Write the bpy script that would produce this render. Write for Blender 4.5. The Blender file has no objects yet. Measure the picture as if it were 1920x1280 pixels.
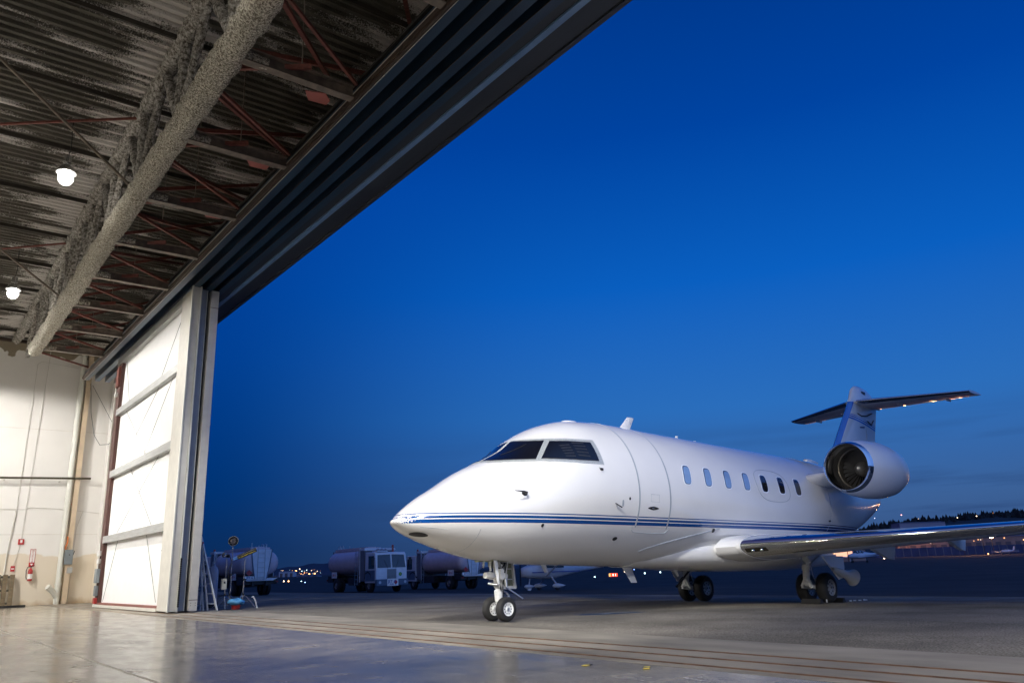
import bpy, bmesh, math, random
import numpy as np
from mathutils import Vector, Matrix
R = math.radians
PI = math.pi
random.seed(7)
scene = bpy.context.scene
COL = scene.collection

# ------------------------------------------------------------------ materials
MATS = {}
def mat(name, col, rough=.5, metal=0., coat=0., var=.12, vscale=3., bump=0., bscale=40., ior=1.5, emit=None, es=0., dist=.02, stretch=None, spec=None):
    if name in MATS: return MATS[name]
    m = bpy.data.materials.new(name); m.use_nodes = True
    nt = m.node_tree; N = nt.nodes; L = nt.links
    b = N['Principled BSDF']
    b.inputs['Roughness'].default_value = rough
    b.inputs['Metallic'].default_value = metal
    b.inputs['IOR'].default_value = ior
    b.inputs['Coat Weight'].default_value = coat
    b.inputs['Coat Roughness'].default_value = .03
    if spec is not None: b.inputs['Specular IOR Level'].default_value = spec
    tc = N.new('ShaderNodeTexCoord'); mp = N.new('ShaderNodeMapping')
    L.new(tc.outputs['Object'], mp.inputs[0])
    if stretch: mp.inputs['Scale'].default_value = stretch
    nz = N.new('ShaderNodeTexNoise'); nz.inputs['Scale'].default_value = vscale
    nz.inputs['Detail'].default_value = 6
    L.new(mp.outputs[0], nz.inputs['Vector'])
    rp = N.new('ShaderNodeValToRGB')
    c = Vector(col)
    lo = c * (1 - var); hi = c * (1 + var)
    rp.color_ramp.elements[0].position = .3; rp.color_ramp.elements[1].position = .7
    rp.color_ramp.elements[0].color = (*lo, 1); rp.color_ramp.elements[1].color = (*[min(1, x) for x in hi], 1)
    L.new(nz.outputs['Fac'], rp.inputs[0]); L.new(rp.outputs[0], b.inputs['Base Color'])
    if bump:
        n2 = N.new('ShaderNodeTexNoise'); n2.inputs['Scale'].default_value = bscale; n2.inputs['Detail'].default_value = 4
        L.new(mp.outputs[0], n2.inputs['Vector'])
        bp = N.new('ShaderNodeBump'); bp.inputs['Strength'].default_value = bump; bp.inputs['Distance'].default_value = dist
        L.new(n2.outputs['Fac'], bp.inputs['Height']); L.new(bp.outputs[0], b.inputs['Normal'])
    if emit:
        b.inputs['Emission Color'].default_value = (*emit, 1); b.inputs['Emission Strength'].default_value = es
    MATS[name] = m
    return m
def nodes(m): return m.node_tree.nodes, m.node_tree.links, m.node_tree.nodes['Principled BSDF']

white = mat('aircraft_white', (.80, .80, .80), .22, coat=.6, var=.015, vscale=2)
chrome = mat('polished_metal', (.78, .79, .80), .07, 1., var=.03)
alu = mat('aluminium', (.55, .56, .57), .35, .9, var=.1, vscale=20)
dkmetal = mat('dark_metal', (.05, .05, .055), .4, .8, var=.2)
gearwhite = mat('gear_white', (.72, .73, .72), .3, coat=.3, var=.1, vscale=15)
primer = mat('green_primer', (.22, .24, .15), .5, var=.25, vscale=12)
rubber = mat('rubber', (.018, .018, .019), .7, var=.2, bump=.2, bscale=60)
blackm = mat('black_paint', (.012, .012, .013), .5)
glass = mat('cockpit_glass', (.004, .005, .007), .04, ior=1.5, coat=.3)
skypane = mat('window_sky_reflection', (.22, .36, .62), .12, coat=.8, var=.1)  # blue sky reflection painted into the first four cabin panes
darkwin = mat('dark_window', (.015, .015, .017), .06, coat=1.)
rim = mat('window_rim', (.8, .85, .9), .3)
grayframe = mat('windshield_frame_grey', (.42, .45, .46), .4, .3, var=.25, vscale=60)
seamgrey = mat('seam_sealant_grey', (.34, .38, .43), .4, var=.1)
fandark = mat('fan_blade', (.2, .2, .21), .45, .6)
duct = mat('duct_liner', (.07, .065, .058), .75, var=.25, vscale=30)
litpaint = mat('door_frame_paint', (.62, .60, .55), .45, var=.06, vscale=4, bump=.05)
shadowleaf = mat('door_shadow_blue_grey', (.24, .27, .33), .45, var=.08)  # shadow on the recessed middle leaf painted in as blue-grey
insul = mat('white_insulation', (.9, .9, .9), .5, var=.02, bump=.12, bscale=3)
redsteel = mat('red_oxide_steel', (.17, .05, .038), .6, var=.3, vscale=10)
redsteel2 = mat('red_oxide_plate', (.36, .11, .10), .6, var=.15)
steelgrey = mat('strut_steel', (.17, .14, .115), .55, .1, var=.35, vscale=6)
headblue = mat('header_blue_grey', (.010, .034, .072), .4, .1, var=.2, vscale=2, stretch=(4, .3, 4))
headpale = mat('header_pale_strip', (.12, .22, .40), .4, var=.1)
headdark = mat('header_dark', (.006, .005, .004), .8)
headbrown = mat('header_rust_brown', (.045, .027, .017), .6, var=.3)
cream = mat('cream_edge', (.6, .58, .52), .5)
pipewhite = mat('white_pipe', (.72, .72, .66), .4, var=.06)
boxgrey = mat('electric_box_grey', (.20, .23, .25), .45)
red = mat('red_paint', (.45, .02, .02), .35, coat=.4)
orange = mat('orange_rubber', (.6, .16, .03), .5)
yellow = mat('yellow_paint', (.7, .55, .08), .5)
whitep = mat('white_plate', (.8, .8, .78), .5)
wood = mat('old_wood', (.16, .12, .07), .7, var=.5, vscale=5, stretch=(1, 1, 6), bump=.3)
truckwhite = mat('truck_white', (.72, .74, .78), .35, coat=.4, var=.08)
trucktank = mat('truck_tank', (.60, .50, .55), .35, coat=.3, var=.1)
chassis = mat('chassis_black', (.02, .02, .022), .6, var=.3)
winblue = mat('truck_glass', (.02, .04, .06), .08, coat=.6)
cabblue = mat('cab_lower_blue', (.10, .15, .22), .4)
bluepaint = mat('blue_lettering', (.03, .07, .35), .5)
greenlogo = mat('green_logo', (.05, .35, .08), .5)
blueplastic = mat('blue_plastic', (.10, .35, .62), .4, coat=.4)

# -------------------------------------------------------------- mesh helpers
def BM(): return bmesh.new()
def rotm(rx=0, ry=0, rz=0):
    from mathutils import Euler
    return Euler((rx, ry, rz)).to_matrix()
def box(bm, c, s, rot=None, bev=0.):
    c = Vector(c); h = Vector(s) / 2
    if bev > 0:
        b2 = bmesh.new(); bmesh.ops.create_cube(b2, size=1.)
        bmesh.ops.scale(b2, vec=Vector(s), verts=b2.verts)
        bmesh.ops.bevel(b2, geom=list(b2.edges), offset=min(bev, min(s) * .45), segments=2, affect='EDGES')
        vm = {}
        for v in b2.verts:
            p = v.co.copy()
            if rot: p = rot @ p
            vm[v] = bm.verts.new(p + c)
        for f in b2.faces: bm.faces.new([vm[v] for v in f.verts])
        b2.free(); return
    vs = []
    for dx in (-1, 1):
        for dy in (-1, 1):
            for dz in (-1, 1):
                p = Vector((dx * h.x, dy * h.y, dz * h.z))
                if rot: p = rot @ p
                vs.append(bm.verts.new(p + c))
    for f in ((0, 1, 3, 2), (4, 6, 7, 5), (0, 4, 5, 1), (2, 3, 7, 6), (0, 2, 6, 4), (1, 5, 7, 3)):
        bm.faces.new([vs[i] for i in f])
def b2(bm, x0, x1, y0, y1, z0, z1, bev=0.):
    box(bm, ((x0 + x1) / 2, (y0 + y1) / 2, (z0 + z1) / 2), (abs(x1 - x0), abs(y1 - y0), abs(z1 - z0)), None, bev)
def frame_of(d):
    d = Vector(d).normalized()
    a = Vector((0, 0, 1)) if abs(d.z) < .9 else Vector((1, 0, 0))
    u = d.cross(a).normalized(); v = d.cross(u).normalized()
    return u, v, d
def bar(bm, p0, p1, w, h=None, up=None):
    h = h or w; p0 = Vector(p0); p1 = Vector(p1); d = (p1 - p0)
    u, v, _ = frame_of(d)
    vs = []
    for p in (p0, p1):
        for a, b in ((-1, -1), (1, -1), (1, 1), (-1, 1)):
            vs.append(bm.verts.new(p + u * a * w / 2 + v * b * h / 2))
    for i in range(4):
        j = (i + 1) % 4
        bm.faces.new([vs[i], vs[j], vs[4 + j], vs[4 + i]])
    bm.faces.new(vs[:4][::-1]); bm.faces.new(vs[4:])
def tube(bm, pts, r, seg=10, caps=True):
    pts = [Vector(p) for p in pts]
    rs = r if isinstance(r, (list, tuple)) else [r] * len(pts)
    rings = []
    d0 = (pts[1] - pts[0]).normalized(); u, v, _ = frame_of(d0)
    for i, p in enumerate(pts):
        if i == 0: d = pts[1] - pts[0]
        elif i == len(pts) - 1: d = pts[-1] - pts[-2]
        else: d = (pts[i + 1] - pts[i]).normalized() + (pts[i] - pts[i - 1]).normalized()
        d.normalize()
        u = (u - d * u.dot(d)).normalized(); v = d.cross(u)
        rings.append([bm.verts.new(p + (u * math.cos(2 * PI * k / seg) + v * math.sin(2 * PI * k / seg)) * rs[i]) for k in range(seg)])
    for a, b in zip(rings, rings[1:]):
        for k in range(seg):
            j = (k + 1) % seg
            bm.faces.new([a[k], a[j], b[j], b[k]])
    if caps:
        bm.faces.new(rings[0][::-1]); bm.faces.new(rings[-1])
def lathe(bm, prof, org=(0, 0, 0), axis=(1, 0, 0), seg=32, closed=False, sq=None):
    """prof: list of (distance along axis, radius)"""
    u, v, d = frame_of(axis); o = Vector(org); rings = []
    for t, r in prof:
        if r < 1e-6: rings.append([bm.verts.new(o + d * t)])
        else: rings.append([bm.verts.new(o + d * t + (u * math.cos(2 * PI * k / seg) + v * math.sin(2 * PI * k / seg)) * r) for k in range(seg)])
    pr = list(zip(rings, rings[1:]))
    if closed: pr.append((rings[-1], rings[0]))
    for a, b in pr:
        for k in range(seg):
            j = (k + 1) % seg
            if len(a) == 1 and len(b) == 1: continue
            if len(a) == 1: bm.faces.new([a[0], b[j], b[k]])
            elif len(b) == 1: bm.faces.new([a[k], a[j], b[0]])
            else: bm.faces.new([a[k], a[j], b[j], b[k]])
def loft(bm, secs, cap=True, loop=True):
    rings = [[bm.verts.new(Vector(p)) for p in s] for s in secs]
    n = len(rings[0])
    for a, b in zip(rings, rings[1:]):
        for k in range(n if loop else n - 1):
            j = (k + 1) % n
            bm.faces.new([a[k], a[j], b[j], b[k]])
    if cap and loop:
        bm.faces.new(rings[0][::-1]); bm.faces.new(rings[-1])
def prism(bm, poly, ext):
    e = Vector(ext); a = [bm.verts.new(Vector(p)) for p in poly]; b = [bm.verts.new(Vector(p) + e) for p in poly]
    n = len(a)
    bm.faces.new(a[::-1]); bm.faces.new(b)
    for i in range(n):
        j = (i + 1) % n
        bm.faces.new([a[i], a[j], b[j], b[i]])
def ball(bm, c, r, sc=(1, 1, 1), seg=16):
    ret = bmesh.ops.create_uvsphere(bm, u_segments=seg, v_segments=max(6, seg // 2), radius=r)
    for v in ret['verts']: v.co = Vector((v.co.x * sc[0], v.co.y * sc[1], v.co.z * sc[2])) + Vector(c)

def obj(name, bm, m, parent=None, smooth=35, label=None, cat=None, group=None, kind=None, loc=None, rot=None, norm=True):
    if norm: bmesh.ops.recalc_face_normals(bm, faces=bm.faces)
    me = bpy.data.meshes.new(name); bm.to_mesh(me); bm.free()
    if smooth:
        me.polygons.foreach_set('use_smooth', [True] * len(me.polygons))
        me.set_sharp_from_angle(angle=R(smooth))
    if m: me.materials.append(m)
    o = bpy.data.objects.new(name, me); COL.objects.link(o)
    if parent: o.parent = parent
    if loc: o.location = loc
    if rot: o.rotation_euler = rot
    tag(o, label, cat, group, kind)
    return o
def tag(o, label=None, cat=None, group=None, kind=None):
    if label: o['label'] = label
    if cat: o['category'] = cat
    if group: o['group'] = group
    if kind: o['kind'] = kind
    return o
def thing(name, label, cat, loc=(0, 0, 0), rot=(0, 0, 0), group=None):
    o = bpy.data.objects.new(name, None); COL.objects.link(o); o.empty_display_size = .3
    o.location = loc; o.rotation_euler = rot
    return tag(o, label, cat, group)
def copy_tree(o, parent=None):
    c = o.copy(); COL.objects.link(c)
    if parent: c.parent = parent
    for ch in list(o.children): copy_tree(ch, c)
    return c
def text_mesh(s, size, depth=.004, align='CENTER'):
    cu = bpy.data.curves.new('txt', 'FONT'); cu.body = s; cu.size = size; cu.extrude = depth; cu.align_x = align; cu.align_y = 'CENTER'
    to = bpy.data.objects.new('txt', cu)
    COL.objects.link(to)
    dg = bpy.context.evaluated_depsgraph_get(); dg.update()
    me = bpy.data.meshes.new_from_object(to.evaluated_get(dg))
    bpy.data.objects.remove(to); 
    return me
def text_part(name, s, size, m, parent, loc, rot, depth=.004):
    me = text_mesh(s, size, depth); me.materials.clear(); me.materials.append(m); me.name = name
    o = bpy.data.objects.new(name, me); COL.objects.link(o); o.parent = parent; o.location = loc; o.rotation_euler = rot
    return o

# ------------------------------------------------------------------- camera
CAMZ = 0.98258
cam = bpy.data.cameras.new('camera'); camo = bpy.data.objects.new('camera', cam); COL.objects.link(camo)
yaw, pit, rol = 0.6646205, 0.2782007, -0.0356634
fw = Vector((math.sin(yaw) * math.cos(pit), math.cos(yaw) * math.cos(pit), math.sin(pit)))
rr = Vector((math.cos(yaw), -math.sin(yaw), 0)); uu = rr.cross(fw)
r2 = rr * math.cos(rol) + uu * math.sin(rol); u2 = -rr * math.sin(rol) + uu * math.cos(rol)
M = Matrix((r2, u2, -fw)).transposed().to_4x4(); M.translation = (0, 0, CAMZ)
camo.matrix_world = M
cam.sensor_width = 36; cam.lens = 36 * 1480 / 1920; cam.clip_end = 20000; cam.clip_start = .05
scene.camera = camo

# -------------------------------------------------------------------- ground
GX = [-100, 8.6, 14, 18, 28, 45, 80, 150, 1e5]; GZ = [0, 0, -.045, -.10, -.36, -.60, -.70, -.75, -.75]
def G(x): return float(np.interp(x, GX, GZ))

#@@FLOOR
# hangar floor : polished concrete
m = mat('polished_concrete', (.155, .14, .118), .2, coat=.0, var=.22, vscale=.5, ior=1.5)
N, L, B = nodes(m)
tc = N.new('ShaderNodeTexCoord'); mp = N.new('ShaderNodeMapping'); mp.inputs['Rotation'].default_value = (0, 0, R(35)); mp.inputs['Scale'].default_value = (.9, .35, 1)
L.new(tc.outputs['Object'], mp.inputs[0])
nz = N.new('ShaderNodeTexNoise'); nz.inputs['Scale'].default_value = 2.2; nz.inputs['Detail'].default_value = 8; nz.inputs['Roughness'].default_value = .65
L.new(mp.outputs[0], nz.inputs['Vector'])
rp = N.new('ShaderNodeMapRange'); rp.inputs[1].default_value = .3; rp.inputs[2].default_value = .7; rp.inputs[3].default_value = .11; rp.inputs[4].default_value = .30
L.new(nz.outputs['Fac'], rp.inputs[0]); L.new(rp.outputs[0], B.inputs['Roughness'])
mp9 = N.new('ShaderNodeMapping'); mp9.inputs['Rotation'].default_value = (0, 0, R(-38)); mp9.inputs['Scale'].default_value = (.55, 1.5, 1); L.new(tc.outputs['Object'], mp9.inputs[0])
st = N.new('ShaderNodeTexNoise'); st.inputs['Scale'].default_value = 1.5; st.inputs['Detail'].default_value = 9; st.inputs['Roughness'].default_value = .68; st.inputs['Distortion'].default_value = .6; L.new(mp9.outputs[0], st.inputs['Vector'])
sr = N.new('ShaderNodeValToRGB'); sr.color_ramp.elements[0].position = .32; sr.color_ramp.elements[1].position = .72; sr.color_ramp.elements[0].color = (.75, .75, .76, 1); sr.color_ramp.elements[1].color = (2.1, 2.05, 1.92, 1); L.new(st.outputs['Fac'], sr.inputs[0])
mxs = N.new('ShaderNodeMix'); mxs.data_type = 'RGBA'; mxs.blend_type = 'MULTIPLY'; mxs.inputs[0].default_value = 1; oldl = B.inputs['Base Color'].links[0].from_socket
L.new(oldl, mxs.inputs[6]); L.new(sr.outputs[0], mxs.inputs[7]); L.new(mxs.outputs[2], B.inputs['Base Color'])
bp = N.new('ShaderNodeBump'); bp.inputs['Strength'].default_value = .12; bp.inputs['Distance'].default_value = .006
mp3 = N.new('ShaderNodeMapping'); mp3.inputs['Rotation'].default_value = (0, 0, R(35)); mp3.inputs['Scale'].default_value = (1.6, 9, 1)
L.new(tc.outputs['Object'], mp3.inputs[0])
nz3 = N.new('ShaderNodeTexNoise'); nz3.inputs['Scale'].default_value = 1.3; nz3.inputs['Detail'].default_value = 5
L.new(mp3.outputs[0], nz3.inputs['Vector'])
L.new(nz3.outputs['Fac'], bp.inputs['Height']); L.new(bp.outputs[0], B.inputs['Normal'])
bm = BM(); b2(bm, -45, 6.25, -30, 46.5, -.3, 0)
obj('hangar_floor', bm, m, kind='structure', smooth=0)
bm = BM()
for x in (2.35, -4.0, -10.3): b2(bm, x - .012, x + .012, -30, 46.5, .001, .004)
obj('floor_joint', bm, mat('joint_sealant', (.40, .36, .30), .5), kind='structure', smooth=0)
# threshold slab with door rails
conc = mat('threshold_concrete', (.21, .19, .155), .75, var=.35, vscale=1.6, stretch=(1, .35, 1), bump=.25, bscale=30)
bm = BM()
for a, b_ in ((6.25, 6.42), (6.50, 6.92), (7.0, 7.42), (7.5, 8.65)): b2(bm, a, b_, -60, 46.5, -.3, .003)
b2(bm, 6.42, 7.5, -60, 46.5, -.3, -.03)
obj('door_threshold', bm, conc, kind='structure', smooth=0)
rust = mat('rusty_rail', (.17, .10, .06), .55, .3, var=.4, vscale=4)
bm = BM()
for x in (6.46, 6.96, 7.46):
    b2(bm, x - .012, x + .012, -60, 46.5, -.03, .012)
    b2(bm, x - .04, x - .034, -60, 46.5, -.03, .006); b2(bm, x + .034, x + .04, -60, 46.5, -.03, .006)
obj('door_rail', bm, rust, kind='structure', smooth=0)
# apron asphalt, one sheet to the horizon
asp = mat('asphalt', (.145, .132, .112), .9, spec=.12, var=.32, vscale=.6, bump=.9, bscale=70, dist=.012)
N, L, B = nodes(asp)
sp = N.new('ShaderNodeTexNoise'); sp.inputs['Scale'].default_value = 45; sp.inputs['Detail'].default_value = 2
tcn = [n for n in N if n.type == 'TEX_COORD'][0]; L.new(tcn.outputs['Object'], sp.inputs['Vector'])
rpp = N.new('ShaderNodeValToRGB'); rpp.color_ramp.elements[0].position = .35; rpp.color_ramp.elements[1].position = .7
rpp.color_ramp.elements[0].color = (.55, .55, .55, 1); rpp.color_ramp.elements[1].color = (1.9, 1.9, 1.9, 1)
L.new(sp.outputs['Fac'], rpp.inputs[0])
mx = N.new('ShaderNodeMix'); mx.data_type = 'RGBA'; mx.blend_type = 'MULTIPLY'; mx.inputs[0].default_value = 1
oldl = B.inputs['Base Color'].links[0].from_socket
L.new(oldl, mx.inputs[6]); L.new(rpp.outputs[0], mx.inputs[7]); L.new(mx.outputs[2], B.inputs['Base Color'])
# wet sheen: large patches of smoother asphalt
wet = N.new('ShaderNodeTexNoise'); wet.inputs['Scale'].default_value = .12; wet.inputs['Detail'].default_value = 4
mpw = N.new('ShaderNodeMapping'); mpw.inputs['Rotation'].default_value = (0, 0, R(-50)); mpw.inputs['Scale'].default_value = (.5, 2.5, 1)
L.new(tcn.outputs['Object'], mpw.inputs[0]); L.new(mpw.outputs[0], wet.inputs['Vector'])
wr = N.new('ShaderNodeMapRange'); wr.inputs[1].default_value = .4; wr.inputs[2].default_value = .65; wr.inputs[3].default_value = .9; wr.inputs[4].default_value = .65
L.new(wet.outputs['Fac'], wr.inputs[0]); L.new(wr.outputs[0], B.inputs['Roughness'])
bm = BM()
xs = [8.65, 11, 14, 18, 23, 28, 36, 45, 60, 80, 115, 150, 400, 1200, 9000]
ys = [-9000, -1000, -200, -60, -20, 20, 60, 120, 300, 1200, 9000]
gv = [[bm.verts.new((x, y, G(x))) for y in ys] for x in xs]
for i in range(len(xs) - 1):
    for j in range(len(ys) - 1): bm.faces.new([gv[i][j], gv[i + 1][j], gv[i + 1][j + 1], gv[i][j + 1]])
# ground outside the other hangar sides
for (x0, x1, y0, y1) in ((-9000, -45.5, -9000, 9000), (-45.5, 8.65, 47.2, 9000), (-45.5, 8.65, -9000, -60)):
    bm.faces.new([bm.verts.new(p) for p in ((x0, y0, -.01), (x1, y0, -.01), (x1, y1, -.01), (x0, y1, -.01))])
obj('apron', bm, asp, kind='structure', smooth=0)
# dark sheet past the apron: darkness of the unlit far ground painted in
unlitm = mat('unlit_ground_dark', (.028, .028, .030), .85, spec=.2, var=.35, vscale=.25, bump=.5, bscale=50, dist=.01)
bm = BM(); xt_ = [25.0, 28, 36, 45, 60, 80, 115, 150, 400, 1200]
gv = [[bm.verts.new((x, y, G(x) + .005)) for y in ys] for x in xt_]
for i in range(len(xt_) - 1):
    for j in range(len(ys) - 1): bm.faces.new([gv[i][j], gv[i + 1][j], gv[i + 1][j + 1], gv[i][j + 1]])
obj('unlit_far_ground', bm, unlitm, kind='structure', smooth=0)
# apron crack lines and wet patch
bm = BM()
def strip(bm, pts, w, dz=.006):
    pts = [Vector((p[0], p[1], 0)) for p in pts]
    fine = []
    for a, b_ in zip(pts, pts[1:]):
        n = max(2, int((b_ - a).length / .8))
        fine += [a.lerp(b_, k / n) for k in range(n)]
    fine.append(pts[-1])
    prev = None
    for i, p in enumerate(fine):
        d = (fine[min(i + 1, len(fine) - 1)] - fine[max(i - 1, 0)]).normalized(); n = Vector((-d.y, d.x, 0)) * w / 2
        z = G(p.x) + dz
        cur = (bm.verts.new((p.x + n.x, p.y + n.y, z)), bm.verts.new((p.x - n.x, p.y - n.y, z)))
        if prev: bm.faces.new([prev[0], prev[1], cur[1], cur[0]])
        prev = cur
strip(bm, [(13.2, -30), (13.1, 0), (13.0, 12), (13.2, 20)], .035)
strip(bm, [(10.4, 13), (10.6, 15.6), (10.5, 17.2)], .03)
strip(bm, [(19, -30), (19, 60)], .04)
obj('asphalt_joint', bm, mat('tar', (.02, .02, .02), .5), kind='structure', smooth=0)
bm = BM()
cx, cy = 12.3, 12.75
vs = []
for k in range(40):
    a = 2 * PI * k / 40; rr_ = 1 + .12 * math.sin(3 * a + 1) + .08 * math.sin(7 * a)
    px_, py_ = .8 * rr_ * math.cos(a), .15 * rr_ * math.sin(a)
    t = R(-22); x = cx + px_ * math.cos(t) - py_ * math.sin(t); y = cy + px_ * math.sin(t) + py_ * math.cos(t)
    vs.append(bm.verts.new((x, y, G(x) + .008)))
bm.faces.new(vs)
obj('puddle', bm, mat('water_film', (.01, .012, .016), .12, ior=1.2), kind='structure', smooth=0)

#@@HANGAR
HG = thing('hangar', 'huge open hangar seen from inside with white end wall and foam coated roof steel', 'hangar', (0, 0, 0))
# walls
wallm = mat('hangar_wall_paint', (.82, .80, .77), .6, var=.03, vscale=.8, bump=.06, bscale=8)
N, L, B = nodes(wallm)
tcn = N.new('ShaderNodeTexCoord'); sx = N.new('ShaderNodeSeparateXYZ'); L.new(tcn.outputs['Object'], sx.inputs[0])
nz = N.new('ShaderNodeTexNoise'); nz.inputs['Scale'].default_value = .55; nz.inputs['Detail'].default_value = 5; L.new(tcn.outputs['Object'], nz.inputs['Vector'])
ad = N.new('ShaderNodeMath'); ad.operation = 'MULTIPLY_ADD'; ad.inputs[1].default_value = 1.3; L.new(nz.outputs['Fac'], ad.inputs[0]); L.new(sx.outputs['Z'], ad.inputs[2])
mr = N.new('ShaderNodeMapRange'); mr.inputs[1].default_value = 2.95; mr.inputs[2].default_value = 3.02; mr.inputs[3].default_value = 1; mr.inputs[4].default_value = 0
L.new(ad.outputs[0], mr.inputs[0])
mx = N.new('ShaderNodeMix'); mx.data_type = 'RGBA'; oldl = B.inputs['Base Color'].links[0].from_socket
L.new(mr.outputs[0], mx.inputs[0]); L.new(oldl, mx.inputs[6]); mx.inputs[7].default_value = (.74, .66, .54, 1)
# rust stains near the floor
mr2 = N.new('ShaderNodeMapRange'); mr2.inputs[1].default_value = .75; mr2.inputs[2].default_value = .35; mr2.inputs[3].default_value = 0; mr2.inputs[4].default_value = .7
nz2 = N.new('ShaderNodeTexNoise'); nz2.inputs['Scale'].default_value = 2.2; L.new(tcn.outputs['Object'], nz2.inputs['Vector'])
ad2 = N.new('ShaderNodeMath'); ad2.operation = 'MULTIPLY_ADD'; ad2.inputs[1].default_value = .9; L.new(nz2.outputs['Fac'], ad2.inputs[0]); L.new(sx.outputs['Z'], ad2.inputs[2])
L.new(ad2.outputs[0], mr2.inputs[0])
mx2 = N.new('ShaderNodeMix'); mx2.data_type = 'RGBA'; L.new(mr2.outputs[0], mx2.inputs[0]); L.new(mx.outputs[2], mx2.inputs[6]); mx2.inputs[7].default_value = (.42, .27, .12, 1)
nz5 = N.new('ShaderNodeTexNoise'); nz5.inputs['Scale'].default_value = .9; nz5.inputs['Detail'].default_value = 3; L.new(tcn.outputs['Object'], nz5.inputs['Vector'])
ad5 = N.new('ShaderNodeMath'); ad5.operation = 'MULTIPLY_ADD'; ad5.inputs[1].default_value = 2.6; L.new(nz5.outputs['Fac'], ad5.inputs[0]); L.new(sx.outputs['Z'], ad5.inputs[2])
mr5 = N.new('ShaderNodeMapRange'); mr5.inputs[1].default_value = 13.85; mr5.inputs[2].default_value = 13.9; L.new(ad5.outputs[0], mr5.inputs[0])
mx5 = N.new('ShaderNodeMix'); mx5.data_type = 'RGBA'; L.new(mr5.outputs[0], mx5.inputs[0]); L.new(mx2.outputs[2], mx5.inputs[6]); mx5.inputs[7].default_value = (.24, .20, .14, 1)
L.new(mx5.outputs[2], B.inputs['Base Color'])
bm = BM(); b2(bm, -45, 9.0, 46.5, 46.9, -.2, 14.3)
obj('wall', bm, wallm, HG, 0)
bm = BM(); b2(bm, -45.4, -45, -30.4, 46.9, -.2, 14.3); b2(bm, -45, 8.6, -30.4, -30, -.2, 14.3)
obj('wall', bm, wallm, HG, 0)
bm = BM(); b2(bm, 8.65, 9.0, 38.2, 46.5, -.2, 14.3)
obj('wall', bm, wallm, HG, 0)
# front wall above the door, outside skin
bm = BM(); b2(bm, 8.66, 8.95, -30.4, 38.2, 10.9, 14.3)
foam_dark = mat('foam_coated_wall', (.20, .18, .17), .9, var=.5, vscale=1.2, bump=.8, bscale=25, dist=.05)
obj('front_wall', bm, foam_dark, HG, 0)
# roof deck : corrugated, sprayed foam in patches
roofm = mat('sprayed_roof_deck', (.082, .076, .062), .85, var=.25, vscale=1.2, bump=.9, bscale=22, dist=.03)
N, L, B = nodes(roofm)
tcn = N.new('ShaderNodeTexCoord'); sx = N.new('ShaderNodeSeparateXYZ'); L.new(tcn.outputs['Object'], sx.inputs[0])
mpn = N.new('ShaderNodeMapping'); mpn.inputs['Scale'].default_value = (.5, 1.9, 1); L.new(tcn.outputs['Object'], mpn.inputs[0])
nz = N.new('ShaderNodeTexNoise'); nz.inputs['Scale'].default_value = 1.0; nz.inputs['Detail'].default_value = 3; nz.inputs['Roughness'].default_value = .5; L.new(mpn.outputs[0], nz.inputs['Vector'])
nf = N.new('ShaderNodeTexNoise'); nf.inputs['Scale'].default_value = 26; nf.inputs['Detail'].default_value = 6; nf.inputs['Roughness'].default_value = .8; L.new(tcn.outputs['Object'], nf.inputs['Vector'])
# proximity to the truss lines x=3.9 and the front wall
def prox(xc, w):
    a = N.new('ShaderNodeMath'); a.operation = 'SUBTRACT'; L.new(sx.outputs['X'], a.inputs[0]); a.inputs[1].default_value = xc
    b_ = N.new('ShaderNodeMath'); b_.operation = 'ABSOLUTE'; L.new(a.outputs[0], b_.inputs[0])
    c = N.new('ShaderNodeMapRange'); c.inputs[1].default_value = 0; c.inputs[2].default_value = w; c.inputs[3].default_value = .25; c.inputs[4].default_value = .0
    L.new(b_.outputs[0], c.inputs[0]); return c.outputs[0]
mxx = N.new('ShaderNodeMath'); mxx.operation = 'MAXIMUM'; L.new(prox(3.6, 1.6), mxx.inputs[0]); L.new(prox(8.6, 1.5), mxx.inputs[1])
s1 = N.new('ShaderNodeMath'); s1.operation = 'ADD'; L.new(nz.outputs['Fac'], s1.inputs[0]); L.new(mxx.outputs[0], s1.inputs[1])
s2 = N.new('ShaderNodeMath'); s2.operation = 'MULTIPLY_ADD'; L.new(nf.outputs['Fac'], s2.inputs[0]); s2.inputs[1].default_value = .75; L.new(s1.outputs[0], s2.inputs[2])
thr = N.new('ShaderNodeMapRange'); thr.inputs[1].default_value = .995; thr.inputs[2].default_value = 1.05; L.new(s2.outputs[0], thr.inputs[0])
mx = N.new('ShaderNodeMix'); mx.data_type = 'RGBA'; oldl = B.inputs['Base Color'].links[0].from_socket
L.new(thr.outputs[0], mx.inputs[0]); L.new(oldl, mx.inputs[6]); mx.inputs[7].default_value = (.56, .54, .52, 1); L.new(mx.outputs[2], B.inputs['Base Color'])
bm = BM()
y0 = -30
xsr = [-45, -20, -8, -3, 0, 2, 4, 6, 8.66]
prev = None; yy_ = y0
while yy_ < 46.9:
    for dy, z in ((0, 13.2), (.10, 13.2), (.14, 13.28), (.24, 13.28)):
        y = yy_ + dy
        cur = [bm.verts.new((x, y, z)) for x in xsr]
        if prev:
            for i in range(len(xsr) - 1): bm.faces.new([prev[i], prev[i + 1], cur[i + 1], cur[i]])
        prev = cur
    yy_ += .28
obj('roof_deck', bm, roofm, HG, 0, norm=False)
bm = BM(); b2(bm, -45.4, 9.0, -30.4, 46.9, 14.3, 14.5)
obj('roof', bm, mat('roof_metal', (.3, .3, .32), .5, .5), HG, 0)
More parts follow.
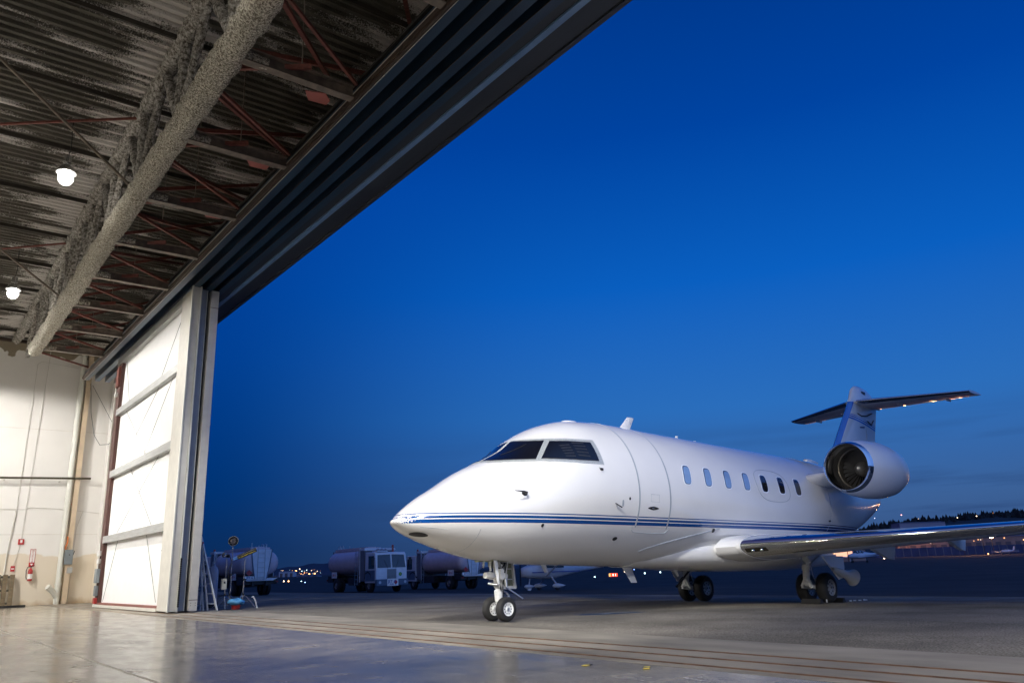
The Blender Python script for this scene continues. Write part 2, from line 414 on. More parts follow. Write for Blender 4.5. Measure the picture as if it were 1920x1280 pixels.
# joists under the deck running out to the door
bm = BM()
for k in range(22):
    y = -28.8 + k * 3.45 + 1.0
    b2(bm, -20, 8.6, y - .03, y + .03, 13.08, 13.2)
obj('roof_joist', bm, mat('joist_dark', (.03, .024, .018), .8, var=.3), HG, 0)
# header soffit with door guide channels
bm = BM()
for a, b_ in ((6.5, 6.72), (6.97, 7.18), (7.42, 7.63), (7.83, 8.02)):
    b2(bm, a, b_, -30, 42, 10.4, 10.43)
    b2(bm, a, a + .02, -30, 42, 10.43, 10.78); b2(bm, b_ - .02, b_, -30, 42, 10.43, 10.78)
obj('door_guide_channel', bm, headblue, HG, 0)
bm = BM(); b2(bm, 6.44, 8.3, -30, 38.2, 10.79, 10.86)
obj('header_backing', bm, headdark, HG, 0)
bm = BM(); b2(bm, 6.44, 6.5, -30, 42, 10.41, 10.60); b2(bm, 6.41, 6.44, -30, 42, 10.46, 10.52)
obj('header_edge_channel', bm, headbrown, HG, 0)
bm = BM(); b2(bm, 6.435, 6.45, -30, 38.2, 10.60, 10.625); b2(bm, 6.5, 6.512, -30, 42, 10.392, 10.40)
obj('header_edge_trim', bm, cream, HG, 0)
for a in (6.97, 7.42, 7.83):
    bm = BM(); b2(bm, a - .008, a, -30, 42, 10.4, 10.43); obj('channel_lip', bm, headbrown, HG, 0)
bm = BM(); b2(bm, 8.02, 8.27, -30, 38.5, 10.46, 10.78); b2(bm, 8.40, 8.86, -30, 38.5, 10.42, 10.78)
b2(bm, 8.86, 8.97, -30, 38.5, 10.38, 10.9)
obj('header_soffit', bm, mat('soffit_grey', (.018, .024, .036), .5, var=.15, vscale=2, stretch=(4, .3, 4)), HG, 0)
bm = BM(); b2(bm, 8.27, 8.40, -30, 38.5, 10.41, 10.78)
obj('header_strip', bm, headpale, HG, 0)
# foam coated bottom chord
foam = mat('sprayed_foam', (.40, .37, .30), .95, var=.35, vscale=9, bump=1., bscale=26, dist=.06)
N, L, B = nodes(foam)
fz = N.new('ShaderNodeTexNoise'); fz.inputs['Scale'].default_value = 27; fz.inputs['Detail'].default_value = 8; fz.inputs['Roughness'].default_value = .75
tcn = [n for n in N if n.type == 'TEX_COORD'][0]; L.new(tcn.outputs['Object'], fz.inputs['Vector'])
fr = N.new('ShaderNodeValToRGB'); fr.color_ramp.elements[0].position = .44; fr.color_ramp.elements[1].position = .57
fr.color_ramp.elements[0].color = (.13, .11, .08, 1); fr.color_ramp.elements[1].color = (.74, .71, .61, 1)
L.new(fz.outputs['Fac'], fr.inputs[0]); L.new(fr.outputs[0], B.inputs['Base Color'])
def nrand(x, y, z=0):
    from mathutils import noise
    return noise.noise(Vector((x, y, z)))
def foam_tube(bm, p0, p1, r, amp, seg=20, step=.12, fr_=3.5):
    p0 = Vector(p0); p1 = Vector(p1); n = max(3, int((p1 - p0).length / step)); u, v, d = frame_of(p1 - p0)
    rings = []
    for i in range(n + 1):
        p = p0.lerp(p1, i / n); ring = []
        for k in range(seg):
            a = 2 * PI * k / seg; e = u * math.cos(a) + v * math.sin(a)
            q_ = p + e * r
            rr_ = r * (1 + amp * nrand(q_.x * fr_, q_.y * fr_, q_.z * fr_) + .5 * amp * nrand(q_.x * 9, q_.y * 9, q_.z * 9))
            ring.append(bm.verts.new(p + e * rr_))
        rings.append(ring)
    for a, b_ in zip(rings, rings[1:]):
        for k in range(seg):
            j = (k + 1) % seg; bm.faces.new([a[k], a[j], b_[j], b_[k]])
    bm.faces.new(rings[0][::-1]); bm.faces.new(rings[-1])
YS = [-.9, 2.6, 6.2, 9.8, 13.3, 16.85, 20.4, 23.8, 27.1, 30.4, 33.8, 37.3]
bm = BM(); foam_tube(bm, (3.9, -12, 10.62), (3.9, 38.2, 10.62), .275, .24)
for y in YS: foam_tube(bm, (3.9, y, 10.62), (4.6, y, 10.58), .12, .35, 12)
obj('truss_bottom_chord', bm, foam, HG, 80)
# foam coated web members and top chord
foamd = mat('sprayed_foam_web', (.2, .18, .15), .95, var=.5, vscale=3, bump=1., bscale=26, dist=.05)
N, L, B = nodes(foamd)
fz = N.new('ShaderNodeTexNoise'); fz.inputs['Scale'].default_value = 11; fz.inputs['Detail'].default_value = 8; fz.inputs['Roughness'].default_value = .75
tcn = [n for n in N if n.type == 'TEX_COORD'][0]; L.new(tcn.outputs['Object'], fz.inputs['Vector'])
fr = N.new('ShaderNodeValToRGB'); fr.color_ramp.elements[0].position = .42; fr.color_ramp.elements[1].position = .62
fr.color_ramp.elements[0].color = (.08, .068, .05, 1); fr.color_ramp.elements[1].color = (.56, .54, .51, 1)
L.new(fz.outputs['Fac'], fr.inputs[0]); L.new(fr.outputs[0], B.inputs['Base Color'])
for i, y in enumerate(YS[2:]):
    bm = BM(); ya = y
    foam_tube(bm, (3.9, ya, 10.9), (3.9, ya, 13.15), .13, .28, 14)
    foam_tube(bm, (3.9, ya, 10.9), (3.9, ya + 1.72, 13.15), .12, .28, 14)
    foam_tube(bm, (3.9, ya + 3.4, 10.9), (3.9, ya + 1.72, 13.15), .10, .28, 14)
    obj('truss_web', bm, foamd, HG, 80)
bm = BM(); foam_tube(bm, (3.9, -12, 13.1), (3.9, 46.4, 13.1), .2, .5, 12, .2)
obj('truss_top_chord', bm, foamd, HG, 80)
# struts from the chord out to the header
for y in YS:
    bm = BM(); b2(bm, 4.1, 6.42, y - .10, y + .10, 10.46, 10.485); b2(bm, 4.1, 6.42, y - .012, y + .012, 10.485, 10.72); b2(bm, 4.1, 6.42, y - .10, y + .10, 10.72, 10.745)
    obj('header_strut', bm, steelgrey, HG, 0)
    bm = BM(); bar(bm, (4.15, y + .1, 10.8), (8.1, y + 2.3, 13.02), .09, .09)
    obj('roof_brace', bm, redsteel, HG, 0)
    bm = BM(); bar(bm, (4.15, y - 1.75, 10.75), (8.1, y + 3.9, 13.0), .085, .085)
    obj('roof_brace', bm, redsteel, HG, 0)
    bm = BM(); bar(bm, (4.15, y + .5, 10.62), (5.4, y - .25, 10.7), .07, .1)
    obj('knee_brace', bm, redsteel, HG, 0)
    if y > 12:
        bm = BM(); prism(bm, [(5.75, y + .9, 10.92), (6.15, y + .75, 10.92), (6.35, y + .95, 10.92), (6.35, y + 1.15, 10.92), (5.95, y + 1.2, 10.92)], (0, 0, .02))
        obj('gusset_plate', bm, redsteel2, HG, 0)
    bm = BM(); bar(bm, (6.6, y - .2, 10.9), (8.3, y + .6, 12.9), .07, .1); obj('roof_brace', bm, redsteel, HG, 0)
    bm = BM(); bar(bm, (6.55, y + .5, 10.9), (8.35, y + 3.2, 12.95), .06, .08); obj('roof_brace', bm, redsteel, HG, 0)
    bm = BM(); bar(bm, (4.15, y + 1.6, 10.75), (6.4, y + 3.3, 10.72), .06, .07); obj('roof_brace', bm, redsteel, HG, 0)
    bm = BM(); tube(bm, [(5.3, y, 10.74), (5.3, y, 13.2)], .012, 6); obj('hanger_rod', bm, steelgrey, HG, 40)
for y in (20.4, 30.6, 9.8):
    bm = BM(); bar(bm, (3.75, y, 10.7), (-.9, y - 2.1, 13.1), .055, .055); obj('sway_rod', bm, steelgrey, HG, 0)
    bm = BM(); bar(bm, (3.8, y + .6, 13.05), (.2, y + 2.0, 12.3), .055, .055); obj('sway_rod', bm, redsteel, HG, 0)
bm = BM(); tube(bm, [(8.25, -30, 12.55), (8.25, 38.1, 12.55)], .085)
obj('sprinkler_pipe', bm, blackm, HG, 40)
bm = BM()
for k in range(3): tube(bm, [(-2.0 + k * -4, -30, 12.9), (-2.0 + k * -4, 46.4, 12.9)], .05)
obj('conduit_run', bm, blackm, HG, 40)
# purlin-like pipes near the wall, upper
bm = BM(); b2(bm, -45, 6.9, 46.36, 46.497, 13.02, 13.16); obj('wall_trim', bm, headbrown, HG, 0)
bm = BM(); b2(bm, 7.30, 7.52, 46.2, 46.497, 0, 13.0)
obj('wall_column', bm, mat('column_tan', (.58, .46, .33), .6, var=.12, vscale=2), HG, 0)
for z, zz in ((3.35, .012), (8.6, .008)):
    bm = BM(); b2(bm, -45, 9.0, 46.488, 46.498, z, z + .03); obj('wall_seam', bm, mat('seam_tan', (.70, .67, .62), .6), HG, 0)

#@@DOORS
def door_leaf(name, label, x0, x1, ynear, yfar, m1, inner=False):
    t = thing(name, label, 'hangar door', ((x0 + x1) / 2, (ynear + yfar) / 2, 0), group='telescoping hangar door leaves')
    ox, oy = t.location.x, t.location.y
    def P_(bm, a, b_, c, d, e, f, bev=0): b2(bm, a - ox, b_ - ox, c - oy, d - oy, e, f, bev)
    bm = BM(); P_(bm, x0, x1, ynear, ynear + .9, .04, 10.38, .01); obj('door_post', bm, m1, t, 30)
    bm = BM(); P_(bm, x0 + .05, x1 - .05, ynear + .9, yfar, .06, 10.3); obj('door_skin', bm, m1, t, 0)
    for k in range(3):
        bm = BM(); ball(bm, (0, ynear + .05 - oy + .0, 0), .001); bm.free()
    return t, P_
# leaf 1 : the inner leaf, with its insulated inside face towards us
t = thing('hangar_door_leaf', 'tall hangar door leaf with bright white insulated panels, girts and a broad grey end post', 'hangar door', (7.05, 31.6, 0), group='telescoping hangar door leaves')
def Q(bm, a, b_, c, d, e, f, bev=0): b2(bm, a - 7.05, b_ - 7.05, c - 31.6, d - 31.6, e, f, bev)
bm = BM(); Q(bm, 6.98, 7.2, 26.05, 27.35, .05, 10.38, .012); obj('door_post', bm, litpaint, t, 30)
bm = BM(); Q(bm, 7.2, 7.24, 26.0, 26.4, .03, 10.4); Q(bm, 6.94, 6.98, 26.02, 26.1, .03, 10.4); obj('post_flange', bm, pipewhite, t, 0)
bm = BM(); Q(bm, 7.16, 7.20, 27.35, 36.3, .1, 10.3); obj('insulation_panel', bm, insul, t, 0)
for z in (2.62, 5.25, 7.85):
    bm = BM(); Q(bm, 6.98, 7.16, 27.34, 36.35, z - .13, z - .115); Q(bm, 6.98, 6.995, 27.34, 36.35, z - .115, z + .12); Q(bm, 6.98, 7.16, 27.34, 36.35, z + .12, z + .135)
    obj('girt', bm, mat('girt_galvanised', (.46, .47, .47), .4, .4, var=.15, vscale=5, stretch=(1, .3, 4)), t, 0)
bm = BM(); Q(bm, 6.98, 7.16, 27.34, 36.9, 10.05, 10.36); obj('top_rail', bm, MATS['girt_galvanised'], t, 0)
bm = BM(); Q(bm, 6.95, 7.16, 27.34, 36.9, .03, .13); obj('bottom_rail', bm, litpaint, t, 0)
bm = BM(); Q(bm, 6.99, 7.16, 27.34, 36.3, .13, .2); obj('bottom_channel', bm, redsteel, t, 0)
bm = BM(); Q(bm, 7.02, 7.2, 36.3, 36.9, .13, 10.05); obj('end_post', bm, mat('end_post_brown_red', (.07, .025, .02), .6), t, 0)
bm = BM(); Q(bm, 6.97, 7.02, 36.86, 36.93, .1, 10.3); obj('end_post_edge', bm, pipewhite, t, 0)
wire = mat('brace_wire', (.10, .10, .10), .5)
for (ya, za), (yb, zb) in (((27.4, 9.9), (29.9, 8.0)), ((30.0, 7.72), (35.0, 5.4)), ((35.0, 7.72), (31.0, 5.4)), ((29.2, 5.12), (34.5, 2.8)), ((33.2, 5.12), (29.4, 2.8)), ((34.2, 2.5), (35.8, .25)), ((29.9, 2.5), (28.0, .3)), ((35.8, 10.0), (34.6, 8.0)), ((28.2, 7.7), (31.4, 5.4))):
    bm = BM(); tube(bm, [(7.1 - 7.05, ya - 31.6, za), (7.1 - 7.05, yb - 31.6, zb)], .009, 6); obj('brace_cable', bm, wire, t, 40)
bm = BM(); Q(bm, 6.88, 7.02, 36.35, 36.75, .95, 1.5, .01); obj('control_box', bm, boxgrey, t, 30)
bm = BM(); Q(bm, 6.9, 7.02, 36.4, 36.7, .45, .85, .01); obj('control_box', bm, boxgrey, t, 30)
bm = BM(); Q(bm, 6.9, 7.02, 36.4, 36.7, .16, .38, .01); obj('drive_motor', bm, red, t, 30)
bm = BM(); Q(bm, 6.9, 7.02, 36.5, 36.78, 2.0, 2.2, .01); Q(bm, 6.9, 7.02, 36.45, 36.7, 1.7, 1.88, .01); obj('switch_box', bm, whitep, t, 30)
bm = BM(); tube(bm, [(-.12, 4.95, 1.5), (-.12, 4.8, 1.9), (-.12, 4.95, 2.5)], .015, 6); obj('cable', bm, whitep, t, 40)
bm = BM(); Q(bm, 6.9, 7.02, 36.5, 36.7, 8.6, 8.78, .01); obj('junction_box', bm, whitep, t, 30)
bm = BM(); Q(bm, 6.92, 7.02, 36.35, 36.75, 9.0, 9.9, .01); obj('guide_bracket', bm, redsteel, t, 30)
bm = BM(); Q(bm, 7.1, 7.16, 27.5, 27.65, 1.62, 1.86, .01); bar(bm, (.05, -4.1, 1.8), (.03, -3.85, 1.9), .02); obj('latch', bm, boxgrey, t, 30)
bm = BM(); Q(bm, 7.1, 7.2, 27.36, 27.6, .13, .3, .01); obj('wheel_box', bm, yellow, t, 30)
bm = BM()
for k in range(26): ball(bm, (.185 , -5.62, .2 + k * .055), .03, (1, .6, 1), 8)
obj('brush_seal', bm, rubber, t, 40)
# leaf 2 and 3
t2 = thing('hangar_door_leaf', 'narrow blue-grey end of the middle hangar door leaf, its shadow tone painted in, between two pale posts', 'hangar door', (7.37, 31.6, 0), group='telescoping hangar door leaves')
bm = BM(); b2(bm, -.13, .11, -5.4, -4.4, .05, 10.38, .01); obj('door_post', bm, shadowleaf, t2, 30)
bm = BM(); b2(bm, -.08, .08, -4.4, 5.6, .05, 10.3); obj('door_skin', bm, shadowleaf, t2, 0)
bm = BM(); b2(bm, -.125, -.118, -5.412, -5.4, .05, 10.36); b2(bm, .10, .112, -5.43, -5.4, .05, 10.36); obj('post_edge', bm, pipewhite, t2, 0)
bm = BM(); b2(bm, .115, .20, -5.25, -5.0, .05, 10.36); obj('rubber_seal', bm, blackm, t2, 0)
t3 = thing('hangar_door_leaf', 'outermost hangar door leaf with a pale grey end post against the sky', 'hangar door', (7.72, 31.6, 0), group='telescoping hangar door leaves')
bm = BM(); b2(bm, -.14, .12, -5.5, -4.4, .04, 10.36, .012); obj('door_post', bm, litpaint, t3, 30)
bm = BM(); b2(bm, -.10, .12, -4.4, 5.6, .04, 10.3); obj('door_skin', bm, litpaint, t3, 0)
bm = BM()
for z in (.35, 9.75): b2(bm, -.142, .122, -5.503, -5.49, z, z + .02)
for z in (.2, .27): ball(bm, (-.08, -5.5, z), .012); ball(bm, (.06, -5.5, z), .012)
obj('post_joint', bm, steelgrey, t3, 0)

#@@WALLSTUFF
YW = 46.5
def wt(name, label, cat, x, z, group=None): return thing(name, label, cat, (x, YW, z), group=group)
t = wt('drain_pipe', 'thick white vertical drain pipe with an angled branch at its foot, on the end wall', 'pipe', 7.08, 0)
bm = BM(); tube(bm, [(0, -.2, .0), (0, -.2, 12.9)], .13, 16); obj('pipe', bm, pipewhite, t, 40)
bm = BM()
for z in (.9, 5.1, 8.8): tube(bm, [(0, -.2, z), (0, -.2, z + .09)], .16, 16)
obj('coupling', bm, pipewhite, t, 40)
bm = BM(); tube(bm, [(-.02, -.22, .35), (-.2, -.3, .6), (-.48, -.42, .85)], [.13, .13, .14], 16); obj('branch', bm, pipewhite, t, 40)
t = wt('fire_extinguisher', 'red fire extinguisher with white label hanging on the end wall', 'fire extinguisher', 5.83, 1.15)
bm = BM(); lathe(bm, [(0, 0), (0, .09), (.02, .105), (.48, .105), (.56, .06), (.6, .035), (.64, .035), (.64, 0)], (0, -.14, 0), (0, 0, 1), 20); obj('cylinder', bm, red, t, 40)
bm = BM(); lathe(bm, [(.1, .1065), (.33, .1065)], (0, -.14, 0), (0, 0, 1), 20); obj('label_band', bm, whitep, t, 40)
bm = BM(); box(bm, (0, -.14, .67), (.05, .05, .06)); bar(bm, (0, -.14, .69), (.14, -.16, .74), .025); obj('valve', bm, blackm, t, 40)
bm = BM(); tube(bm, [(-.02, -.14, .67), (-.14, -.16, .66), (-.19, -.16, .5), (-.17, -.16, .2), (-.14, -.16, .08)], .018, 8); obj('hose', bm, rubber, t, 40)
t = wt('fire_extinguisher_sign', 'tall narrow red and white sign above the fire extinguisher', 'sign', 5.85, 2.25)
bm = BM(); b2(bm, -.12, .12, -.025, 0, -.42, .42); obj('plate', bm, red, t, 0)
bm = BM(); b2(bm, -.10, .10, -.031, -.026, -.22, .40); obj('panel', bm, whitep, t, 0)
text_part('lettering', 'FIRE', .085, red, t, (0, -.034, .34), (R(90), 0, 0))
text_part('lettering', 'EXTINGUISHER', .082, red, t, (0, -.034, .03), (R(90), R(90), 0))
bm = BM(); prism(bm, [(-.07, -.032, -.28), (.07, -.032, -.28), (0, -.032, -.38)], (0, .004, 0)); obj('arrow', bm, whitep, t, 0)
t = wt('fire_alarm', 'small square red fire alarm with white strobe, high on the end wall', 'fire alarm', 5.28, 3.02)
bm = BM(); b2(bm, -.13, .13, -.06, 0, -.13, .13, .01); obj('housing', bm, red, t, 30)
bm = BM(); b2(bm, -.05, .05, -.085, -.06, -.05, .09, .01); obj('strobe', bm, whitep, t, 30)
t = wt('fire_alarm_pull', 'small dark red pull station low on the end wall beside the pallet', 'fire alarm', 5.07, 1.75)
bm = BM(); b2(bm, -.09, .09, -.06, 0, -.13, .13, .01); obj('housing', bm, red, t, 30)
bm = BM(); b2(bm, -.06, .06, -.075, -.06, -.03, .02); obj('handle', bm, whitep, t, 0)
t = wt('electric_box', 'grey electrical disconnect box on the tan column of the end wall', 'electric box', 7.4, 2.25)
bm = BM(); b2(bm, -.2, .17, -.44, -.3, -.37, .35, .015); obj('housing', bm, boxgrey, t, 30)
bm = BM(); bar(bm, (.17, -.38, .1), (.22, -.42, .3), .03); ball(bm, (0, -.45, .1), .03); obj('handle', bm, blackm, t, 30)
t = wt('outlet_box', 'small pale outlet box below the grey electrical box on the end wall', 'electric box', 7.5, 1.6)
bm = BM(); b2(bm, -.12, .12, -.36, -.3, -.14, .14, .01); obj('housing', bm, mat('pale_box', (.42, .43, .42), .5), t, 30)
t = wt('orange_hose', 'orange coiled hose hanging beside the white drain pipe', 'hose', 7.24, 2.7)
bm = BM(); tube(bm, [(0, -.36, .55), (.03, -.38, .3), (-.05, -.38, .0), (-.02, -.38, -.1)], .035, 8); obj('hose', bm, orange, t, 40)
cond = mat('conduit_grey', (.62, .60, .56), .45, .2)
def conduit(label, pts, r=.012):
    bm = BM(); o = pts[0]; tube(bm, [(p[0] - o[0], 0, p[1] - o[1]) for p in pts], r, 8)
    obj('conduit', bm, cond, label=label, cat='conduit', loc=(o[0], YW - .04, o[1]), group='thin conduits on the end wall')
conduit('long thin conduit with a rounded top bend, from the drain pipe down the end wall', [(6.9, 12.0), (5.15, 12.15), (4.98, 12.0), (4.9, 4.6)])
conduit('straight thin vertical conduit from the roof down to the fire alarm', [(5.5, 13.0), (5.3, 4.7), (5.28, 3.15)])
conduit('short thin conduit between the fire alarm and the pull station', [(5.27, 2.9), (5.08, 1.9)])
conduit('long thin horizontal conduit across the end wall, left of the drain pipe', [(-12, 4.58), (5.3, 4.58), (5.5, 4.68), (6.9, 4.62)])
conduit('horizontal thin conduit right of the tan column', [(7.56, 4.55), (9.0, 4.38)])
conduit('thin conduit dropping from the pale outlet box to the floor', [(7.62, 1.45), (7.6, .02)])
conduit('thin double conduit rising from the grey electrical box beside the tan column', [(7.62, 2.6), (7.64, 3.7), (7.85, 4.5)])
conduit('slanted thin conduit down the end wall behind the pallet', [(4.9, 4.5), (4.75, 2.5), (4.72, .3)], .03)
# hanging cable loop and tie wires by the track end
bm = BM(); pts = [(7.5, 46.2, 11.2), (7.65, 46.1, 9.6), (7.9, 46.0, 8.4), (8.2, 45.9, 7.9), (8.6, 45.8, 7.95), (8.8, 45.7, 8.3)]
tube(bm, [(a - 7.5, b_ - 46.2, c - 11.2) for a, b_, c in pts], .014, 6); obj('hanging_cable', bm, blackm, label='thin dark cable sagging in a loop from the end of the door tracks', cat='cable', loc=(7.5, 46.2, 11.2))
bm = BM(); tube(bm, [(0, 0, 0), (1.25, -.4, -2.3)], .012, 6); obj('tie_wire', bm, blackm, label='straight slanting tie wire below the end of the door tracks', cat='cable', loc=(7.6, 46.2, 11.1))
t = thing('dark_bar', 'long thin dark horizontal bar across the end wall, high above the fire alarm', 'bar', (2.0, YW - .35, 6.05))
bm = BM(); bar(bm, (-8, 0, -.25), (6.0, 0, .12), .06, .1); obj('rail', bm, mat('bar_dark', (.05, .04, .02), .5), t, 0)
bm = BM()
for x in (-6, -2, 2.2, 4.6): b2(bm, x - .02, x + .02, 0, .34, -.1, -.05)
obj('bracket', bm, mat('bracket_paint', (.6, .58, .54), .6), t, 0)
# pallet leaning against the wall
t = thing('wooden_pallet', 'old dark wooden pallet standing on edge against the end wall', 'pallet', (4.2, YW - .35, 0), (R(-6), 0, 0))
for k in range(7):
    bm = BM(); b2(bm, -.95 + k * .29, -.95 + k * .29 + .2, -.05, -.02, .03, 1.48); obj('plank', bm, wood, t, 0)
for z in (.15, .75, 1.38):
    bm = BM(); b2(bm, -.95, .99, -.02, .08, z - .05, z + .05); obj('batten', bm, mat('dark_batten', (.05, .045, .035), .7), t, 0)
bm = BM(); bar(bm, (-.55, -.08, 0.5), (-.2, -.08, 1.6), .06, .02); obj('yellow_strap', bm, yellow, label='yellow strap hanging over the wooden pallet', cat='strap', loc=(4.2, YW - .38, .05))
bm = BM(); b2(bm, -1.5, 1.5, -.06, .06, 0, .1); obj('floor_beam', bm, blackm, label='long black beam lying on the floor in front of the pallet', cat='beam', loc=(4.0, 43.7, 0), rot=(0, 0, R(9)))
# floor tape marks
for x, y, rz, lab in ((6.02, 5.75, 40, 'small yellow and black tape scrap on the hangar floor, nearest the camera side'), (5.85, 6.4, 20, 'small yellow tape scrap on the hangar floor, left of the two')):
    t = thing('floor_tape', lab, 'tape mark', (x, y, .0035), (0, 0, R(rz)))
    bm = BM(); b2(bm, -.09, -.02, -.03, .03, 0, .004); 
    if rz == 40: b2(bm, .05, .1, -.03, .03, 0, .004)
    obj('yellow_tape', bm, yellow, t, 0)
    bm = BM(); b2(bm, -.02, .05, -.03, .03, 0, .004); obj('black_tape', bm, blackm, t, 0)

#@@LAMPS
bulbm = mat('lit_bulb', (1, 1, 1), .5, emit=(1., .97, .9), es=12)
lampmetal = mat('lamp_reflector', (.65, .65, .65), .25, .8)
def high_bay(loc, label, power, cone=104, glow=80):
    t = thing('high_bay_lamp', label, 'ceiling lamp', loc, group='lit high bay lamps under the hangar roof')
    bm = BM(); lathe(bm, [(.62, 0), (.62, .09), (.42, .10), (.40, .07), (.34, .06)], (0, 0, 0), (0, 0, 1), 20); obj('ballast', bm, lampmetal, t, 40)
    bm = BM(); lathe(bm, [(.36, .07), (.30, .16), (.18, .23), (.13, .25), (.12, .25), (.17, .215), (.29, .145), (.34, .06)], (0, 0, 0), (0, 0, 1), 20); obj('reflector', bm, lampmetal, t, 40)
    bm = BM(); ball(bm, (0, 0, -.02), .19, (1, 1, 1.1)); obj('bulb', bm, bulbm, t, 60)
    bm = BM(); tube(bm, [(0, 0, .62), (.04, .03, .95), (.0, 0, 13.15 - loc[2])], .012, 6); obj('cord', bm, blackm, t, 40)
    ld = bpy.data.lights.new('bulb_light', 'SPOT'); ld.energy = power; ld.color = (1, .965, .91); ld.shadow_soft_size = .16; ld.spot_size = R(cone); ld.spot_blend = .5 if cone < 160 else .12
    lo = bpy.data.objects.new('bulb_light', ld); COL.objects.link(lo); lo.parent = t; lo.location = (0, 0, -.2)
    ld = bpy.data.lights.new('bulb_glow', 'POINT'); ld.energy = glow; ld.color = (1, .93, .82); ld.shadow_soft_size = .16
    lo = bpy.data.objects.new('bulb_glow', ld); COL.objects.link(lo); lo.parent = t; lo.location = (0, 0, -.2)
    return t
LP = 7500
high_bay((2.45, 22.3, 11.45), 'lit high bay lamp under the roof, the nearer and higher of the two glaring ones', LP)
high_bay((2.45, 33.2, 11.45), 'lit high bay lamp near the end wall, the lower of the two glaring ones', LP)
for i, (x, y, w) in enumerate(((2.45, 11.3, 'second along the row toward the camera'), (2.45, .3, 'almost over the camera'), (-8.5, 33, 'deep row, near the end wall'), (-8.5, 20, 'deep row, left of the near glaring lamp'), (-8.5, 7, 'deep row, behind the camera shoulder'), (-8.5, -6, 'deep row, farthest back'), (2.45, -10.7, 'door row, behind the camera'))):
    pw = {33: 12000, 20: 3500, 7: 3500, -6: 3000}.get(y, 0) if x < 0 else (700 if y > 5 else 2400)
    high_bay((x, y, 11.45), 'lit high bay lamp outside the view, ' + w, pw, 176 if x < 0 else 104, 560 if x < 0 else 60)
high_bay((-3.0, 40.0, 11.45), 'added high bay lamp outside the view, brightening the end wall', 9000, 176, 200)  # extra lamp out of view, added to brighten the end wall
# added fill lamps out of view, to brighten the jet and the apron
def fill_lamp(loc, target, power, spot, blend, label):
    t = thing('added_fill_lamp', label, 'added_fill_lamp', loc)
    d = (Vector(target) - Vector(loc)).normalized()
    rot = d.to_track_quat('-Z', 'Y').to_euler()
    bm = BM(); lathe(bm, [(.0, 0), (.0, .1), (-.25, .2), (-.26, .2), (-.02, .09)], (0, 0, .1), (0, 0, 1), 20); o = obj('housing', bm, dkmetal, t, 40); o.rotation_euler = rot
    bm = BM(); tube(bm, [(0, 0, .1), (0, 0, 13.15 - loc[2])], .03, 8); box(bm, (0, 0, 13.1 - loc[2]), (.3, .3, .08))
    obj('hanger', bm, alu, t, 40)
    ld = bpy.data.lights.new('fill_light', 'SPOT'); ld.energy = power; ld.color = (1, .97, .92); ld.spot_size = R(spot); ld.spot_blend = blend; ld.shadow_soft_size = .35
    lo = bpy.data.objects.new('fill_light', ld); COL.objects.link(lo); lo.parent = t; lo.rotation_euler = rot
    return t
fill_lamp((-2.2, 3.2, 11.2), (8.6, 12.6, 2.3), 19000, 43, .75, 'added unseen fill lamp hung from the roof left of the view, aimed at the jet nose')
fill_lamp((-1.0, -6.0, 11.0), (12.5, 8.5, 0), 6500, 44, .85, 'added unseen fill lamp hung from the roof behind the camera, aimed at the threshold and apron')

#@@JET
phi, TH = 0.0542578, 0.0222154
T = Vector((7.09567, 12.70683, 0))
JT = bpy.data.objects.new('business_jet', None); COL.objects.link(JT)
JT.location = T + Matrix.Rotation(phi, 3, 'Z') @ Vector((-.03, 0, TH * 10)); JT.rotation_euler = (0, TH, phi)
tag(JT, 'white twin engine business jet with blue stripes and T tail, nose towards the hangar', 'jet')
ST = [0, .08, .25, .55, 1.0, 1.5, 2.0, 2.45, 2.95, 3.5, 4.2, 5.2, 7, 9.5, 12, 14, 15.5, 17, 18.3, 18.8]
SW = [0, .20, .38, .60, .84, 1.03, 1.18, 1.28, 1.38, 1.45, 1.49, 1.5, 1.5, 1.5, 1.5, 1.36, 1.1, .74, .36, .08]
ZT = [1.62, 1.675, 1.83, 2.048, 2.311, 2.61, 2.843, 3.065, 3.43, 3.696, 3.877, 3.937, 3.905, 3.867, 3.837, 3.8, 3.609, 3.39, 3.191, 3.113]
ZB = [1.62, 1.54, 1.425, 1.31, 1.172, 1.044, 0.95, 0.91, 0.877, 0.861, 0.85, 0.832, 0.81, 0.80, 0.95, 1.258, 1.553, 2.025, 2.543, 2.751]
def pch(xs, ys):
    xs = np.array(xs, float); ys = np.array(ys, float); h = np.diff(xs); d = np.diff(ys) / h; mm = np.zeros_like(ys)
    for i in range(1, len(xs) - 1):
        if d[i - 1] * d[i] > 0:
            w1 = 2 * h[i] + h[i - 1]; w2 = h[i] + 2 * h[i - 1]; mm[i] = (w1 + w2) / (w1 / d[i - 1] + w2 / d[i])
    mm[0] = d[0]; mm[-1] = d[-1]
    def f(x):
        i = int(min(max(np.searchsorted(xs, x, side='right') - 1, 0), len(xs) - 2)); t = (x - xs[i]) / h[i]
        return float(ys[i] * (1 + 2 * t) * (1 - t) ** 2 + mm[i] * h[i] * t * (1 - t) ** 2 + ys[i + 1] * t * t * (3 - 2 * t) + mm[i + 1] * h[i] * t * t * (t - 1))
    return f
fZT, fZB, fW = pch(ST, ZT), pch(ST, ZB), pch(ST, SW)
def S0(x, th, side=-1):
    if x < .08:
        k = math.sqrt(max(x, 0) / .08); zt = 1.62 + (fZT(.08) - 1.62) * k; zb = 1.62 + (fZB(.08) - 1.62) * k; w = fW(.08) * k
    else: zt, zb, w = fZT(x), fZB(x), fW(x)
    zm = zb + .47 * (zt - zb); c = math.cos(th); s = math.sin(th)
    return Vector((x, side * w * s, zm + (zt - zm) * c if c > 0 else zm + (zm - zb) * c))
